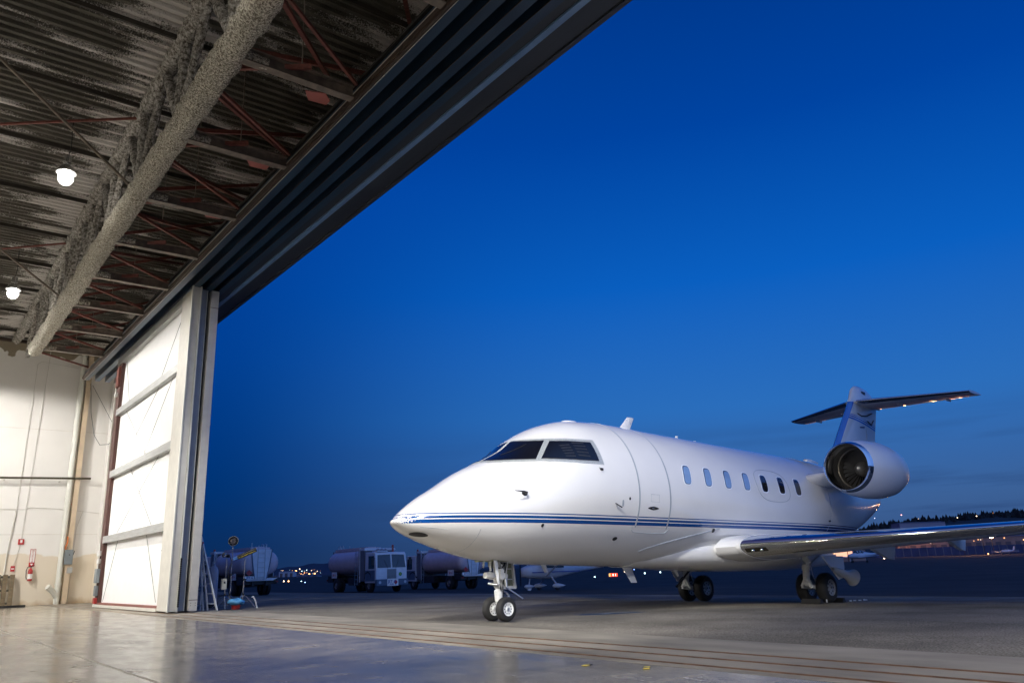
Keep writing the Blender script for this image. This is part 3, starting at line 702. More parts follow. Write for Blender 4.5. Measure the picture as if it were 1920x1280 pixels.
def SN(x, th, side=-1):
    e = .01
    a = S0(x + e, th, side) - S0(x - e, th, side); b_ = S0(x, th + e, side) - S0(x, th - e, side)
    n = a.cross(b_).normalized()
    ctr = S0(x, 0, side) * .5 + S0(x, PI, side) * .5
    if n.dot(S0(x, th, side) - ctr) < 0: n = -n
    return n
def SS(x, th, off=0, side=-1): return S0(x, th, side) + SN(x, th, side) * off
def th_of(x, z):
    zt, zb = fZT(x), fZB(x); zm = zb + .47 * (zt - zb)
    return math.acos(max(-1, min(1, (z - zm) / ((zt - zm) if z > zm else (zm - zb)))))
def patch(bm, c4, nu=16, nv=8, off=.004, side=-1, skirt=.02):
    """c4: four (x,th) corners"""
    g = []
    for i in range(nu + 1):
        row = []
        for j in range(nv + 1):
            u, v = i / nu, j / nv
            x = (c4[0][0] * (1 - u) + c4[1][0] * u) * (1 - v) + (c4[3][0] * (1 - u) + c4[2][0] * u) * v
            t = (c4[0][1] * (1 - u) + c4[1][1] * u) * (1 - v) + (c4[3][1] * (1 - u) + c4[2][1] * u) * v
            row.append((x, t))
        g.append(row)
    V = [[bm.verts.new(SS(x, t, off, side)) for x, t in row] for row in g]
    for i in range(nu):
        for j in range(nv): bm.faces.new([V[i][j], V[i + 1][j], V[i + 1][j + 1], V[i][j + 1]])
    edge = [(i, 0) for i in range(nu)] + [(nu, j) for j in range(nv)] + [(i, nv) for i in range(nu, 0, -1)] + [(0, j) for j in range(nv, 0, -1)]
    low = [bm.verts.new(SS(g[i][j][0], g[i][j][1], off - skirt, side)) for i, j in edge]
    n = len(edge)
    for k in range(n):
        a, b_ = edge[k], edge[(k + 1) % n]
        bm.faces.new([V[a[0]][a[1]], V[b_[0]][b_[1]], low[(k + 1) % n], low[k]])
F1B = [(1.894, 0.02), (1.935, 0.285), (2.046, 0.437), (2.188, 0.554), (2.342, 0.657), (2.501, 0.758), (2.659, 0.866)]
F1T = [(2.80, 0.02), (2.80, 0.12), (2.824, 0.225), (2.872, 0.328), (2.937, 0.424), (3.023, 0.502), (3.123, 0.569)]
F2B = [(2.659, 0.866), (2.837, 0.978), (3.047, 1.061), (3.275, 1.128), (3.528, 1.178), (3.797, 1.218), (4.083, 1.248)]
F2T = [(3.123, 0.569), (3.247, 0.641), (3.389, 0.699), (3.547, 0.745), (3.711, 0.79), (3.886, 0.827), (4.078, 0.852)]
P1B = [(2.021, 0.04), (2.043, 0.248), (2.136, 0.388), (2.255, 0.498), (2.384, 0.598), (2.517, 0.695), (2.65, 0.796)]
P1T = [(2.749, 0.04), (2.752, 0.172), (2.775, 0.283), (2.815, 0.378), (2.873, 0.46), (2.946, 0.53), (3.032, 0.588)]
P2B = [(2.737, 0.847), (2.895, 0.943), (3.079, 1.014), (3.277, 1.074), (3.495, 1.12), (3.729, 1.155), (3.974, 1.184)]
P2T = [(3.105, 0.651), (3.223, 0.71), (3.354, 0.759), (3.496, 0.8), (3.645, 0.837), (3.802, 0.87), (3.969, 0.896)]
def grow(a, b_, k):
    return [(p[0] + (q[0] - p[0]) * k, p[1] + (q[1] - p[1]) * k) for p, q in zip(a, b_)]
def patch2(bm, low, top, nv=8, off=.004, side=-1, skirt=.02, sub=3):
    def dens(a):
        out = []
        for p, q in zip(a, a[1:]): out += [(p[0] + (q[0] - p[0]) * k / sub, p[1] + (q[1] - p[1]) * k / sub) for k in range(sub)]
        return out + [a[-1]]
    lo, hi = dens(low), dens(top); nu = len(lo) - 1
    g = [[(p[0] + (q[0] - p[0]) * j / nv, p[1] + (q[1] - p[1]) * j / nv) for j in range(nv + 1)] for p, q in zip(lo, hi)]
    V = [[bm.verts.new(SS(x, t, off, side)) for x, t in row] for row in g]
    for i in range(nu):
        for j in range(nv): bm.faces.new([V[i][j], V[i + 1][j], V[i + 1][j + 1], V[i][j + 1]])
    edge = [(i, 0) for i in range(nu)] + [(nu, j) for j in range(nv)] + [(i, nv) for i in range(nu, 0, -1)] + [(0, j) for j in range(nv, 0, -1)]
    l2 = [bm.verts.new(SS(g[i][j][0], g[i][j][1], off - skirt, side)) for i, j in edge]
    for k in range(len(edge)):
        a, b_ = edge[k], edge[(k + 1) % len(edge)]
        bm.faces.new([V[a[0]][a[1]], V[b_[0]][b_[1]], l2[(k + 1) % len(edge)], l2[k]])
def disc_patch(bm, x, z, w, h, skew=0., off=.004, side=-1, n=32, p=4., rings=4, slope=0.):
    prev = None; c = bm.verts.new(SS(x, th_of(x, z), off, side))
    for r in range(1, rings + 1):
        cur = []
        for k in range(n):
            a = 2 * PI * k / n; ca, sa = math.cos(a), math.sin(a)
            s_ = (abs(ca) ** p + abs(sa) ** p) ** (-1 / p) * r / rings
            xx = x + ca * s_ * w / 2 + skew * sa * s_; zz = z + sa * s_ * h / 2 + slope * (xx - x)
            cur.append(bm.verts.new(SS(xx, th_of(xx, zz), off, side)))
        for k in range(n):
            j = (k + 1) % n
            if prev is None: bm.faces.new([c, cur[k], cur[j]])
            else: bm.faces.new([prev[k], cur[k], cur[j], prev[j]])
        prev = cur
    low = []
    for v in prev:
        low.append(bm.verts.new(v.co - Vector((0, side * .02, 0))))
    for k in range(n):
        j = (k + 1) % n; bm.faces.new([prev[k], low[k], low[j], prev[j]])
# fuselage skin material with stripes
fus = mat('jet_fuselage_paint', (.80, .80, .80), .2, coat=.7, var=.02, vscale=1.5, bump=.12, bscale=2.2, dist=.02)
N, L, B = nodes(fus)
tcn = N.new('ShaderNodeTexCoord'); sx = N.new('ShaderNodeSeparateXYZ'); L.new(tcn.outputs['Object'], sx.inputs[0])
sl = N.new('ShaderNodeMath'); sl.operation = 'MULTIPLY_ADD'; L.new(sx.outputs['X'], sl.inputs[0]); sl.inputs[1].default_value = -.0085; L.new(sx.outputs['Z'], sl.inputs[2])
def band(c, h):
    a = N.new('ShaderNodeMath'); a.operation = 'SUBTRACT'; L.new(sl.outputs[0], a.inputs[0]); a.inputs[1].default_value = c
    b_ = N.new('ShaderNodeMath'); b_.operation = 'ABSOLUTE'; L.new(a.outputs[0], b_.inputs[0])
    c_ = N.new('ShaderNodeMath'); c_.operation = 'LESS_THAN'; L.new(b_.outputs[0], c_.inputs[0]); c_.inputs[1].default_value = h
    return c_.outputs[0]
s = band(1.737, .010)
for c, h in ((1.676, .023), (1.603, .033)):
    a = N.new('ShaderNodeMath'); a.operation = 'MAXIMUM'; L.new(s, a.inputs[0]); L.new(band(c, h), a.inputs[1]); s = a.outputs[0]
# chipped paint at the nose
ch = N.new('ShaderNodeTexNoise'); ch.inputs['Scale'].default_value = 38; ch.inputs['Detail'].default_value = 3; L.new(tcn.outputs['Object'], ch.inputs['Vector'])
xr = N.new('ShaderNodeMapRange'); xr.inputs[1].default_value = .0; xr.inputs[2].default_value = .42; xr.inputs[3].default_value = .37; xr.inputs[4].default_value = .78; L.new(sx.outputs['X'], xr.inputs[0])
lt = N.new('ShaderNodeMath'); lt.operation = 'LESS_THAN'; L.new(ch.outputs['Fac'], lt.inputs[0]); L.new(xr.outputs[0], lt.inputs[1])
mu = N.new('ShaderNodeMath'); mu.operation = 'MULTIPLY'; L.new(s, mu.inputs[0]); L.new(lt.outputs[0], mu.inputs[1])
xl = N.new('ShaderNodeMath'); xl.operation = 'LESS_THAN'; L.new(sx.outputs['X'], xl.inputs[0]); xl.inputs[1].default_value = 16.6
mu2 = N.new('ShaderNodeMath'); mu2.operation = 'MULTIPLY'; L.new(mu.outputs[0], mu2.inputs[0]); L.new(xl.outputs[0], mu2.inputs[1])
mx = N.new('ShaderNodeMix'); mx.data_type = 'RGBA'; oldl = B.inputs['Base Color'].links[0].from_socket
L.new(mu2.outputs[0], mx.inputs[0]); L.new(oldl, mx.inputs[6]); mx.inputs[7].default_value = (.0, .062, .27, 1); L.new(mx.outputs[2], B.inputs['Base Color'])
bm = BM()
xs = [.08 * (k / 8) ** 2 for k in range(1, 9)] + list(np.arange(.12, 1.0, .06)) + list(np.arange(1.0, 6, .12)) + list(np.arange(6, 18.8, .3)) + [18.8]
secs = []
NS = 72
for x in xs:
    secs.append([S0(x, 2 * PI * k / NS if k <= NS // 2 else 2 * PI - 2 * PI * k / NS, -1 if k <= NS // 2 else 1) for k in range(NS)])
loft(bm, secs)
obj('fuselage', bm, fus, JT, 60)
# wing body fairing
fair = mat('jet_belly_paint', (.78, .78, .78), .24, coat=.5, var=.02)
bm = BM(); secs = []
for i in range(25):
    u = i / 24; x = 5.9 + u * 8.6; k = math.sin(PI * min(1, u * 1.9) / 2) if u < .53 else math.cos(PI / 2 * (u - .53) / .47) ** .8
    k = max(k, .02); hw = 1.5 * (1 - .55 * (1 - k)) + .12 * k; zc = 1.15; zl = .81 - .12 * k; zu = 1.15 + .32 * k
    sec = []
    for a in range(32):
        t = 2 * PI * a / 32; c, s_ = math.cos(t), math.sin(t)
        pw = .72
        yy = hw * math.copysign(abs(s_) ** pw, s_); zz = zc + (zu - zc) * abs(c) ** pw if c > 0 else zc - (zc - zl) * abs(c) ** pw
        # keep inside near ends
        sec.append(Vector((x, yy * (.86 + .14 * k), zz)))
    secs.append(sec)
loft(bm, secs); obj('belly_fairing', bm, fair, JT, 60)
bm = BM()
pts = [SS(5.55 + t * 2.35, th_of(5.55 + t * 2.35, 1.12 + .50 * t ** .8), .004) for t in np.linspace(0, 1, 20)]
tube(bm, pts, .011, 6); obj('fairing_seam', bm, seamgrey, JT, 60)
# windshield: frame and panes, both sides
for side in (-1, 1):
    bm = BM(); patch2(bm, F1B, F1T, 8, .004, side); patch2(bm, F2B, F2T, 8, .004, side); obj('windshield_frame', bm, grayframe, JT, 50)
    for pb, pt_ in ((P1B, P1T), (P2B, P2T)):
        bm = BM(); patch2(bm, grow(pb, pt_, -.035), grow(pt_, pb, -.035), 8, .0065, side); obj('pane_gasket', bm, mat('pane_gasket', (.03, .03, .03), .5), JT, 50)
        bm = BM(); patch2(bm, pb, pt_, 8, .009, side); obj('windshield_pane', bm, glass, JT, 50)
    bm = BM()
    for k in range(5):
        a = .20 + k * .15
        patch(bm, [(3.2, .80 + .0 + k * .05), (3.43, .845 + k * .05), (3.43, .868 + k * .05), (3.22, .823 + k * .05)], 4, 2, .0105, side, .003)
        patch(bm, [(3.50, .82 + k * .055), (3.78, .875 + k * .055), (3.78, .90 + k * .055), (3.51, .845 + k * .055)], 4, 2, .0105, side, .003)
    obj('sunshade_slat', bm, mat('sunshade_grey', (.02, .021, .025), .5), JT, 50)
    # wiper / centre post
    bm = BM(); patch(bm, [(2.3, .22), (2.75, .42), (2.75, .435), (2.3, .24)], 6, 1, .016, side, .012); obj('wiper', bm, blackm, JT, 50)
    # cabin windows
    for k in range(7):
        x = 6.74 + k * .772
        bm = BM(); disc_patch(bm, x, 2.755, .295, .475, .05, .004, side); obj('window_rim', bm, rim, JT, 50)
        bm = BM(); disc_patch(bm, x, 2.755, .255, .43, .05, .006, side); obj('window_gasket', bm, mat('window_gasket', (.03, .06, .16), .4), JT, 50)
        bm = BM(); disc_patch(bm, x + .008, 2.748, .222, .39, .05, .008, side); obj('cabin_window', bm, skypane if k < 4 else darkwin, JT, 50)
    # escape hatch outline round two windows
    bm = BM(); pts = []
    for k in range(49):
        a = 2 * PI * k / 48; ca, sa = math.cos(a), math.sin(a); s_ = (abs(ca) ** 3 + abs(sa) ** 3) ** (-1 / 3)
        xx = 10.2 + ca * s_ * .72; zz = 2.72 + sa * s_ * .40; pts.append(SS(xx, th_of(xx, zz), .002, side))
    tube(bm, pts, .006, 5); obj('hatch_seam', bm, seamgrey, JT, 50)
# main door, port side
bm = BM(); patch(bm, [(5.04, .12), (6.0, .12), (6.0, 2.06), (5.04, 2.06)], 10, 40, .003); dr = obj('entry_door', bm, fus, JT, 50)
bm = BM(); patch(bm, [(5.0, .1), (5.04, .1), (5.04, 2.08), (5.0, 2.08)], 2, 40, .005); patch(bm, [(6.0, .1), (6.04, .1), (6.04, 2.08), (6.0, 2.08)], 2, 40, .005); obj('door_seal', bm, seamgrey, dr, 50)
bm = BM(); disc_patch(bm, 5.47, 1.968, .36, .075, 0, .006, p=1.4); obj('handle', bm, blackm, dr, 50)
bm = BM(); ball(bm, SS(5.45, th_of(5.45, 1.968), .01), .018); obj('lock_button', bm, chrome, dr, 50)
bm = BM(); pts = [SS(x_, th_of(x_, z_), .003) for x_, z_ in ((4.92, 1.60), (4.93, 1.53), (5.02, 1.48), (5.5, 1.47), (6.0, 1.48), (6.08, 1.53), (6.09, 1.60))]; tube(bm, pts, .006, 5); obj('step_seam', bm, seamgrey, dr, 50)
bm = BM(); pts = [SS(x_, th_of(x_, z_), .003) for x_, z_ in ((5.38, 2.25), (5.65, 2.25), (5.65, 2.10), (5.38, 2.10), (5.38, 2.25))]; tube(bm, pts, .004, 5); obj('panel_seam', bm, seamgrey, dr, 50)
# probes
for side in (-1, 1):
    bm = BM(); c = SS(2.12, th_of(2.12, 2.13), .0, side); disc_patch(bm, 2.13, 2.12, .11, .085, 0, .005, side, p=2)
    tube(bm, [c + Vector((.01, side * .01, -.01)), c + Vector((-.02, side * .10, -.0)), c + Vector((-.1, side * .13, .01)), c + Vector((-.33, side * .13, .015))], [.03, .022, .015, .006], 10); obj('pitot_probe', bm, dkmetal, JT, 50)
    bm = BM(); c = SS(3.98, th_of(3.98, 2.67), 0, side); disc_patch(bm, 3.98, 2.67, .09, .05, 0, .006, side, p=2); tube(bm, [c, c + Vector((-.03, side * .06, .01)), c + Vector((-.15, side * .07, .02))], [.018, .012, .005], 8); obj('air_probe', bm, dkmetal, JT, 50)
    bm = BM(); c = SS(4.35, th_of(4.35, 1.96), 0, side); tube(bm, [c, c + Vector((-.07, side * .06, .02))], .008, 8); tube(bm, [c + Vector((-.1, side * .06, .05)), c + Vector((.08, side * .06, -.02))], .012, 8)
    obj('angle_vane', bm, dkmetal, JT, 50)
    bm = BM(); disc_patch(bm, 4.52, 2.03, .05, .13, 0, .004, side, p=3); obj('vent_slot', bm, seamgrey, JT, 50)
    bm = BM(); disc_patch(bm, 4.72, 2.13, .05, .06, 0, .004, side, p=2); disc_patch(bm, 7.68, 1.585, .08, .085, 0, .02, side, p=2); disc_patch(bm, 2.53, 1.555, .05, .06, 0, .012, side, p=2); obj('port_cap', bm, blackm, JT, 50)
    bm = BM(); disc_patch(bm, 4.58, 1.35, .13, .07, 0, .004, side, p=2); disc_patch(bm, 12.9, 1.95, .16, .05, 0, .004, side, p=1.5); obj('inlet_scoop', bm, dkmetal, JT, 50)
bm = BM(); disc_patch(bm, .42, 1.392, .26, .055, 0, .006, p=2, slope=-.22); obj('nose_inlet', bm, dkmetal, JT, 50)
# radome seam line (dark scratch)
bm = BM(); tube(bm, [SS(x_, th_of(x_, z_), .001) for x_, z_ in ((.33, 1.51), (.5, 1.49), (.75, 1.465))], .0035, 5); obj('panel_seam', bm, seamgrey, JT, 50)
for x_ in (12.93,):
    bm = BM(); tube(bm, [SS(x_, t_, .0005, -1) for t_ in np.linspace(.1, 3.0, 40)], .004, 5); obj('skin_seam', bm, seamgrey, JT, 50)
for x_ in (1.32,):
    bm = BM(); tube(bm, [SS(x_, t_, .0005, -1) for t_ in np.linspace(2.0, 3.1, 20)], .003, 5); obj('radome_seam', bm, seamgrey, JT, 50)
# antennas
def blade(base, top, c0, c1, th, m=white, name='blade_antenna'):
    bm = BM(); secs = []
    for p, c in ((base, c0), (top, c1)):
        p = Vector(p)
        secs.append([p + Vector((-c / 2, 0, 0)), p + Vector((-c * .2, th / 2, 0)), p + Vector((c * .2, th / 2, 0)), p + Vector((c / 2, 0, 0)), p + Vector((c * .2, -th / 2, 0)), p + Vector((-c * .2, -th / 2, 0))])
    loft(bm, secs); obj(name, bm, m, JT, 30)
blade((6.3, 0, 3.86), (6.62, 0, 4.26), .42, .24, .04)
blade((8.3, 0, 3.84), (8.36, 0, 3.99), .14, .1, .05)
blade((9.05, 0, 3.8), (9.05, 0, 3.93), .3, .1, .1)
blade((6.15, 0, .86), (6.4, 0, .48), .34, .2, .035)
blade((3.6, 0, .93), (3.72, 0, .72), .16, .12, .05)
blade((7.9, 0, .75), (8.0, 0, .6), .16, .1, .05)
bm = BM(); ball(bm, (4.55, 0, 3.89), .2, (1.3, .8, .32)); obj('beacon_fairing', bm, white, JT, 60)
bm = BM(); lathe(bm, [(0, .035), (.05, .05), (.1, .03)], (6.9, .1, 3.92), (1, 0, 0), 12); obj('light_cap', bm, alu, JT, 60)

# airfoil loft
def foil(c, t, n=14):
    pts = []
    xs_ = [.5 * (1 - math.cos(PI * k / n)) for k in range(n + 1)]
    def yt(x): return 5 * t * (.2969 * math.sqrt(x) - .126 * x - .3516 * x * x + .2843 * x ** 3 - .1036 * x ** 4)
    for x in xs_: pts.append((x * c, yt(x) * c))
    for x in xs_[-2:0:-1]: pts.append((x * c, -yt(x) * c))
    return pts
def wing(secs_def, vertical=False, xmax=None, grow=0.):
    secs = []
    for (x, y, z, c, t) in secs_def:
        f = foil(c, t)
        if xmax: 
            xl_ = xmax * c
            f = [(min(a, xl_), b_) for a, b_ in f]
        s_ = []
        for a, b_ in f:
            b_ = b_ * (1 + grow); a = a - grow * .15 * c * (1 if a < .3 * c else 0)
            s_.append(Vector((x + a, y + b_, z)) if vertical else Vector((x + a, y, z + b_)))
        secs.append(s_)
    return secs
for side in (-1, 1):
    wd = [(7.75, side * 1.3, 1.20, 4.6, .135), (8.75, side * 3.0, 1.27, 3.5, .125), (9.85, side * 5.0, 1.37, 2.65, .12), (11.9, side * 8.6, 1.56, 1.75, .11), (12.9, side * 10.2, 1.66, 1.3, .10)]
    bm = BM(); loft(bm, wing(wd)); wg = obj('wing', bm, white, JT, 50)
    wle = [(7.93 + .1, side * 1.95, 1.22, 4.1, .1335)] + wd[1:]
    wle[0] = (7.75 + .47 / 1.7, side * 1.77, 1.219, 4.30, .1325)
    bm = BM()
    secs = []
    for (x, y, z, c, t) in wle:
        f = [(a, b_) for a, b_ in foil(c, t, 28)]
        f1 = [(a, b_) for a, b_ in f if a < .11 * c]
        up = sorted([p for p in f1 if p[1] >= 0], key=lambda p: -p[0]); dn = sorted([p for p in f1 if p[1] < 0], key=lambda p: p[0])
        secs.append([Vector((x + a - .006, y, z + b_ * 1.015)) for a, b_ in up + dn])
    loft(bm, secs, loop=False, cap=False); obj('leading_edge', bm, chrome, wg, 60)
    # white root cap
    bm = BM(); secs = []
    for (x, y, z, c, t, g_) in ((7.75, 1.25, 1.17, 4.5, .12, .02), (7.91, 1.48, 1.20, 4.4, .13, .02), (7.97, 1.66, 1.213, 4.35, .136, .012), (7.995, 1.775, 1.219, 4.32, .1365, .004)):
        secs.append([Vector((x + a, side * y, z + b_)) for a, b_ in foil(c, t)])
    loft(bm, secs); obj('wing_root_fairing', bm, white, wg, 60)
    # landing light recess let into the lower leading edge
    def lep(y, fr_, lift=.004):
        u_ = (y - 1.3) / 1.7; c = 4.6 - 1.1 * u_; x0_ = 7.75 + u_ * 1.0; z0_ = 1.20 + .07 * u_; t_ = .135 - .01 * u_
        yt = 5 * t_ * (.2969 * math.sqrt(fr_) - .126 * fr_ - .3516 * fr_ ** 2 + .2843 * fr_ ** 3) * c
        return Vector((x0_ + fr_ * c - .012 - lift, side * y, z0_ - yt * 1.015 - lift))
    bm = BM(); g_ = [[bm.verts.new(lep(y_, f_)) for f_ in np.linspace(.006, .032, 8)] for y_ in np.linspace(1.84, 2.24, 10)]
    for i in range(9):
        for j in range(7): bm.faces.new([g_[i][j], g_[i + 1][j], g_[i + 1][j + 1], g_[i][j + 1]])
    obj('landing_light_bay', bm, mat('bay_brown', (.06, .05, .03), .2, .6), wg, 60)
    bm = BM()
    for y_ in (1.98, 2.14): ball(bm, lep(y_, .016, .01), .045, (1, 1, .8), 12)
    obj('landing_light', bm, chrome, wg, 60)
    # winglet
    bm = BM(); loft(bm, [[Vector((12.9 + a, side * 10.2 + b_ * 0, 1.66 + b_)) for a, b_ in foil(1.3, .1)], [Vector((13.2 + a, side * 10.45 + b_, 1.85)) for a, b_ in foil(1.0, .09)], [Vector((13.9 + a, side * 10.65 + b_, 2.95)) for a, b_ in foil(.5, .08)]]); obj('winglet', bm, white, wg, 50)
    # flap track fairings hanging below the wing
    for (x, y, z, l) in ((11.4, 3.4, 1.04, 1.4), (12.3, 4.7, 1.20, 1.2), (13.6, 7.6, 1.4, 1.1)):
        bm = BM(); prism(bm, [(x - l / 2, side * y - .05, z + .12), (x + l * .10, side * y - .05, z - .12), (x + l * .30, side * y - .05, z - .15), (x + l * .42, side * y - .05, z + .18)], (0, .1, 0)); obj('flap_track_fairing', bm, white, wg, 30)

# engines
for side in (-1, 1):
    oy = side * 2.55; oz = 3.2; ox = 11.85
    bm = BM(); lathe(bm, [(.10, .62), (.25, .67), (.6, .725), (1.1, .76), (1.6, .74), (2.1, .66), (2.55, .50), (2.75, .40), (2.75, .36), (2.4, .4)], (ox, oy, oz), (1, 0, 0), 48); nac = obj('engine_nacelle', bm, white, JT, 50)
    bm = BM(); lathe(bm, [(.40, .535), (.15, .53), (.04, .555), (.0, .585), (.03, .61), (.10, .625), (.2, .652)], (ox, oy, oz), (1, 0, 0), 48); obj('intake_lip', bm, chrome, nac, 60)
    bm = BM(); lathe(bm, [(.38, .533), (1.15, .56), (1.2, 0)], (ox, oy, oz), (1, 0, 0), 48); obj('intake_duct', bm, duct, nac, 60)
    bm = BM(); lathe(bm, [(.62, .528), (.64, .50), (.66, .528)], (ox, oy, oz), (1, 0, 0), 48); obj('duct_ring', bm, mat('duct_ring', (.16, .14, .11), .4, .5), nac, 60)
    bm = BM()
    for k in range(28):
        a = 2 * PI * k / 28; secs = []
        for r_, tw in ((.17, .5), (.35, .8), (.535, 1.05)):
            er = Vector((0, math.cos(a), math.sin(a))); et = Vector((0, -math.sin(a), math.cos(a)))
            c = Vector((ox + .95, oy, oz)) + er * r_; d = Vector((math.cos(tw), 0, 0)) + et * math.sin(tw)
            secs.append([c - d * .06, c + Vector((.008, 0, 0)), c + d * .06, c - Vector((.008, 0, 0))])
        loft(bm, secs)
    obj('fan_blades', bm, fandark, nac, 30)
    bm = BM(); lathe(bm, [(.62, 0), (.64, .05), (.72, .12), (.85, .18), (.98, .2)], (ox, oy, oz), (1, 0, 0), 32); obj('spinner', bm, mat('spinner_grey', (.35, .34, .33), .35, .6, var=.2, vscale=20), nac, 60)
    bm = BM(); lathe(bm, [(2.3, .36), (2.75, .33), (3.05, .24), (3.06, .21), (2.8, .28)], (ox, oy, oz), (1, 0, 0), 32); lathe(bm, [(2.6, .2), (3.05, .12), (3.25, 0)], (ox, oy, oz), (1, 0, 0), 24); obj('exhaust_nozzle', bm, chrome, nac, 60)
    bm = BM(); secs = []
    for (yy, c, t, x, z) in ((1.0, 3.0, .13, 12.0, 3.02), (1.5, 2.8, .13, 12.15, 3.06), (1.90, 2.5, .13, 12.45, 3.14)):
        secs.append([Vector((x + a, side * yy, z + b_)) for a, b_ in foil(c, t)])
    loft(bm, secs); obj('engine_pylon', bm, white, JT, 50)
    bm = BM(); box(bm, (ox + 1.35, oy - side * -.25, oz + .67), (.5, .12, .03), rotm(side * -.35, 0, 0), .01); obj('nacelle_vent', bm, dkmetal, nac, 30)
# apu / scoop on the spine
bm = BM(); lathe(bm, [(0, .07), (.02, .085), (.3, .09), (.7, .04)], (14.5, 0, 3.84), (1, 0, 0), 16); lathe(bm, [(.01, 0), (.0, .068)], (14.5, 0, 3.84), (1, 0, 0), 16); obj('spine_scoop', bm, white, JT, 50)

# fin
finm = mat('jet_fin_paint', (.74, .74, .74), .18, coat=.9, var=.02)
N, L, B = nodes(finm)
tcn = N.new('ShaderNodeTexCoord'); sx = N.new('ShaderNodeSeparateXYZ'); L.new(tcn.outputs['Object'], sx.inputs[0])
# blue leading band:  x - (z-4.5)/1.15
k1 = N.new('ShaderNodeMath'); k1.operation = 'MULTIPLY_ADD'; L.new(sx.outputs['Z'], k1.inputs[0]); k1.inputs[1].default_value = -.872; L.new(sx.outputs['X'], k1.inputs[2])
lt = N.new('ShaderNodeMath'); lt.operation = 'LESS_THAN'; L.new(k1.outputs[0], lt.inputs[0]); lt.inputs[1].default_value = 12.46 + .20
zl = N.new('ShaderNodeMath'); zl.operation = 'LESS_THAN'; L.new(sx.outputs['Z'], zl.inputs[0]); zl.inputs[1].default_value = 6.12
zm2 = N.new('ShaderNodeMath'); zm2.operation = 'MULTIPLY'; L.new(zl.outputs[0], zm2.inputs[0]); L.new(lt.outputs[0], zm2.inputs[1]); s = zm2.outputs[0]
def fband(c, h):
    kk = N.new('ShaderNodeMath'); kk.operation = 'MULTIPLY_ADD'; L.new(sx.outputs['X'], kk.inputs[0]); kk.inputs[1].default_value = .12; L.new(sx.outputs['Z'], kk.inputs[2])
    a = N.new('ShaderNodeMath'); a.operation = 'SUBTRACT'; L.new(kk.outputs[0], a.inputs[0]); a.inputs[1].default_value = c
    b_ = N.new('ShaderNodeMath'); b_.operation = 'ABSOLUTE'; L.new(a.outputs[0], b_.inputs[0])
    c_ = N.new('ShaderNodeMath'); c_.operation = 'LESS_THAN'; L.new(b_.outputs[0], c_.inputs[0]); c_.inputs[1].default_value = h
    return c_.outputs[0]
for c, h in ((7.78, .012), (7.71, .022), (7.63, .03)):
    a = N.new('ShaderNodeMath'); a.operation = 'MAXIMUM'; L.new(s, a.inputs[0]); L.new(fband(c, h), a.inputs[1]); s = a.outputs[0]
mx = N.new('ShaderNodeMix'); mx.data_type = 'RGBA'; oldl = B.inputs['Base Color'].links[0].from_socket
L.new(s, mx.inputs[0]); L.new(oldl, mx.inputs[6]); mx.inputs[7].default_value = (.01, .14, .55, 1); L.new(mx.outputs[2], B.inputs['Base Color'])
bm = BM(); loft(bm, wing([(14.9, 0, 3.5, 3.9, .10), (15.75, 0, 3.85, 3.2, .11), (16.4, 0, 4.5, 2.75, .115), (17.80, 0, 6.12, 2.0, .13), (17.98, 0, 6.40, 1.78, .15), (18.1, 0, 6.58, 1.35, .16), (18.26, 0, 6.69, .95, .16), (18.42, 0, 6.74, .5, .14)], True)); fin = obj('fin', bm, finm, JT, 50)
bm = BM(); secs = []
for u in np.linspace(0, 1, 15):
    x = 18.0 + u * 2.0; r_ = .12 * (math.sin(PI * min(1, u * 1.25 + .03)) ** .6 if u < .75 else max(.04, math.sin(PI * min(1, u * 1.25 + .03))) ** .6) + .02
    zc = 6.12
    secs.append([Vector((x, .75 * r_ * math.sin(2 * PI * k / 20), zc + 1.4 * r_ * math.cos(2 * PI * k / 20))) for k in range(20)])
loft(bm, secs); obj('tail_bullet', bm, finm, JT, 60)
bm = BM(); box(bm, (18.72, -.105, 6.50), (.3, .03, .12), None, .01); obj('tail_light_lens', bm, dkmetal, JT, 30)
bm = BM(); tube(bm, [(18.05, -.135, 5.72), (18.3, -.15, 5.66), (18.7, -.14, 5.70), (19.2, -.1, 5.86)], .02, 8); tube(bm, [(18.7, -.14, 5.52), (18.95, -.13, 5.42), (19.15, -.13, 5.6)], .02, 8); obj('stabiliser_fairing_line', bm, dkmetal, JT, 50)
bm = BM(); box(bm, (18.25, -.13, 5.27), (.34, .02, .05), rotm(0, R(-6), 0)); obj('fin_marking', bm, mat('navy_mark', (.01, .03, .12), .4), fin, 30)
bm = BM(); bar(bm, (18.72, -.09, 5.9), (18.35, -.12, 3.9), .012, .012); obj('rudder_hinge_line', bm, seamgrey, fin, 30)
tailm = mat('tailplane_paint', (.08, .09, .12), .25, coat=.5)
for side in (-1, 1):
    bm = BM(); loft(bm, wing([(17.95, side * .05, 6.12, 2.1, .10), (19.55, side * 3.15, 6.14, 1.05, .09)])); tp = obj('tailplane', bm, white, JT, 50)
    bm = BM(); secs = []
    for (x, y, z, c, t) in ((17.95, side * .2, 6.12, 2.08, .10), (19.55, side * 3.15, 6.14, 1.05, .09)):
        f1 = [p for p in foil(c, t, 28) if p[0] < .12 * c]
        up = sorted([p for p in f1 if p[1] >= 0], key=lambda p: -p[0]); dn = sorted([p for p in f1 if p[1] < 0], key=lambda p: p[0])
        secs.append([Vector((x + a - .005, y, z + b_ * 1.02)) for a, b_ in up + dn])
    loft(bm, secs, loop=False, cap=False); obj('leading_edge', bm, chrome, tp, 60)
    bm = BM()
    for yy in (1.0, 2.3): box(bm, (18.9 + .5 * yy, side * yy, 6.05), (.35, .05, .08), None, .01)
    obj('hinge_fairing', bm, white, tp, 30)

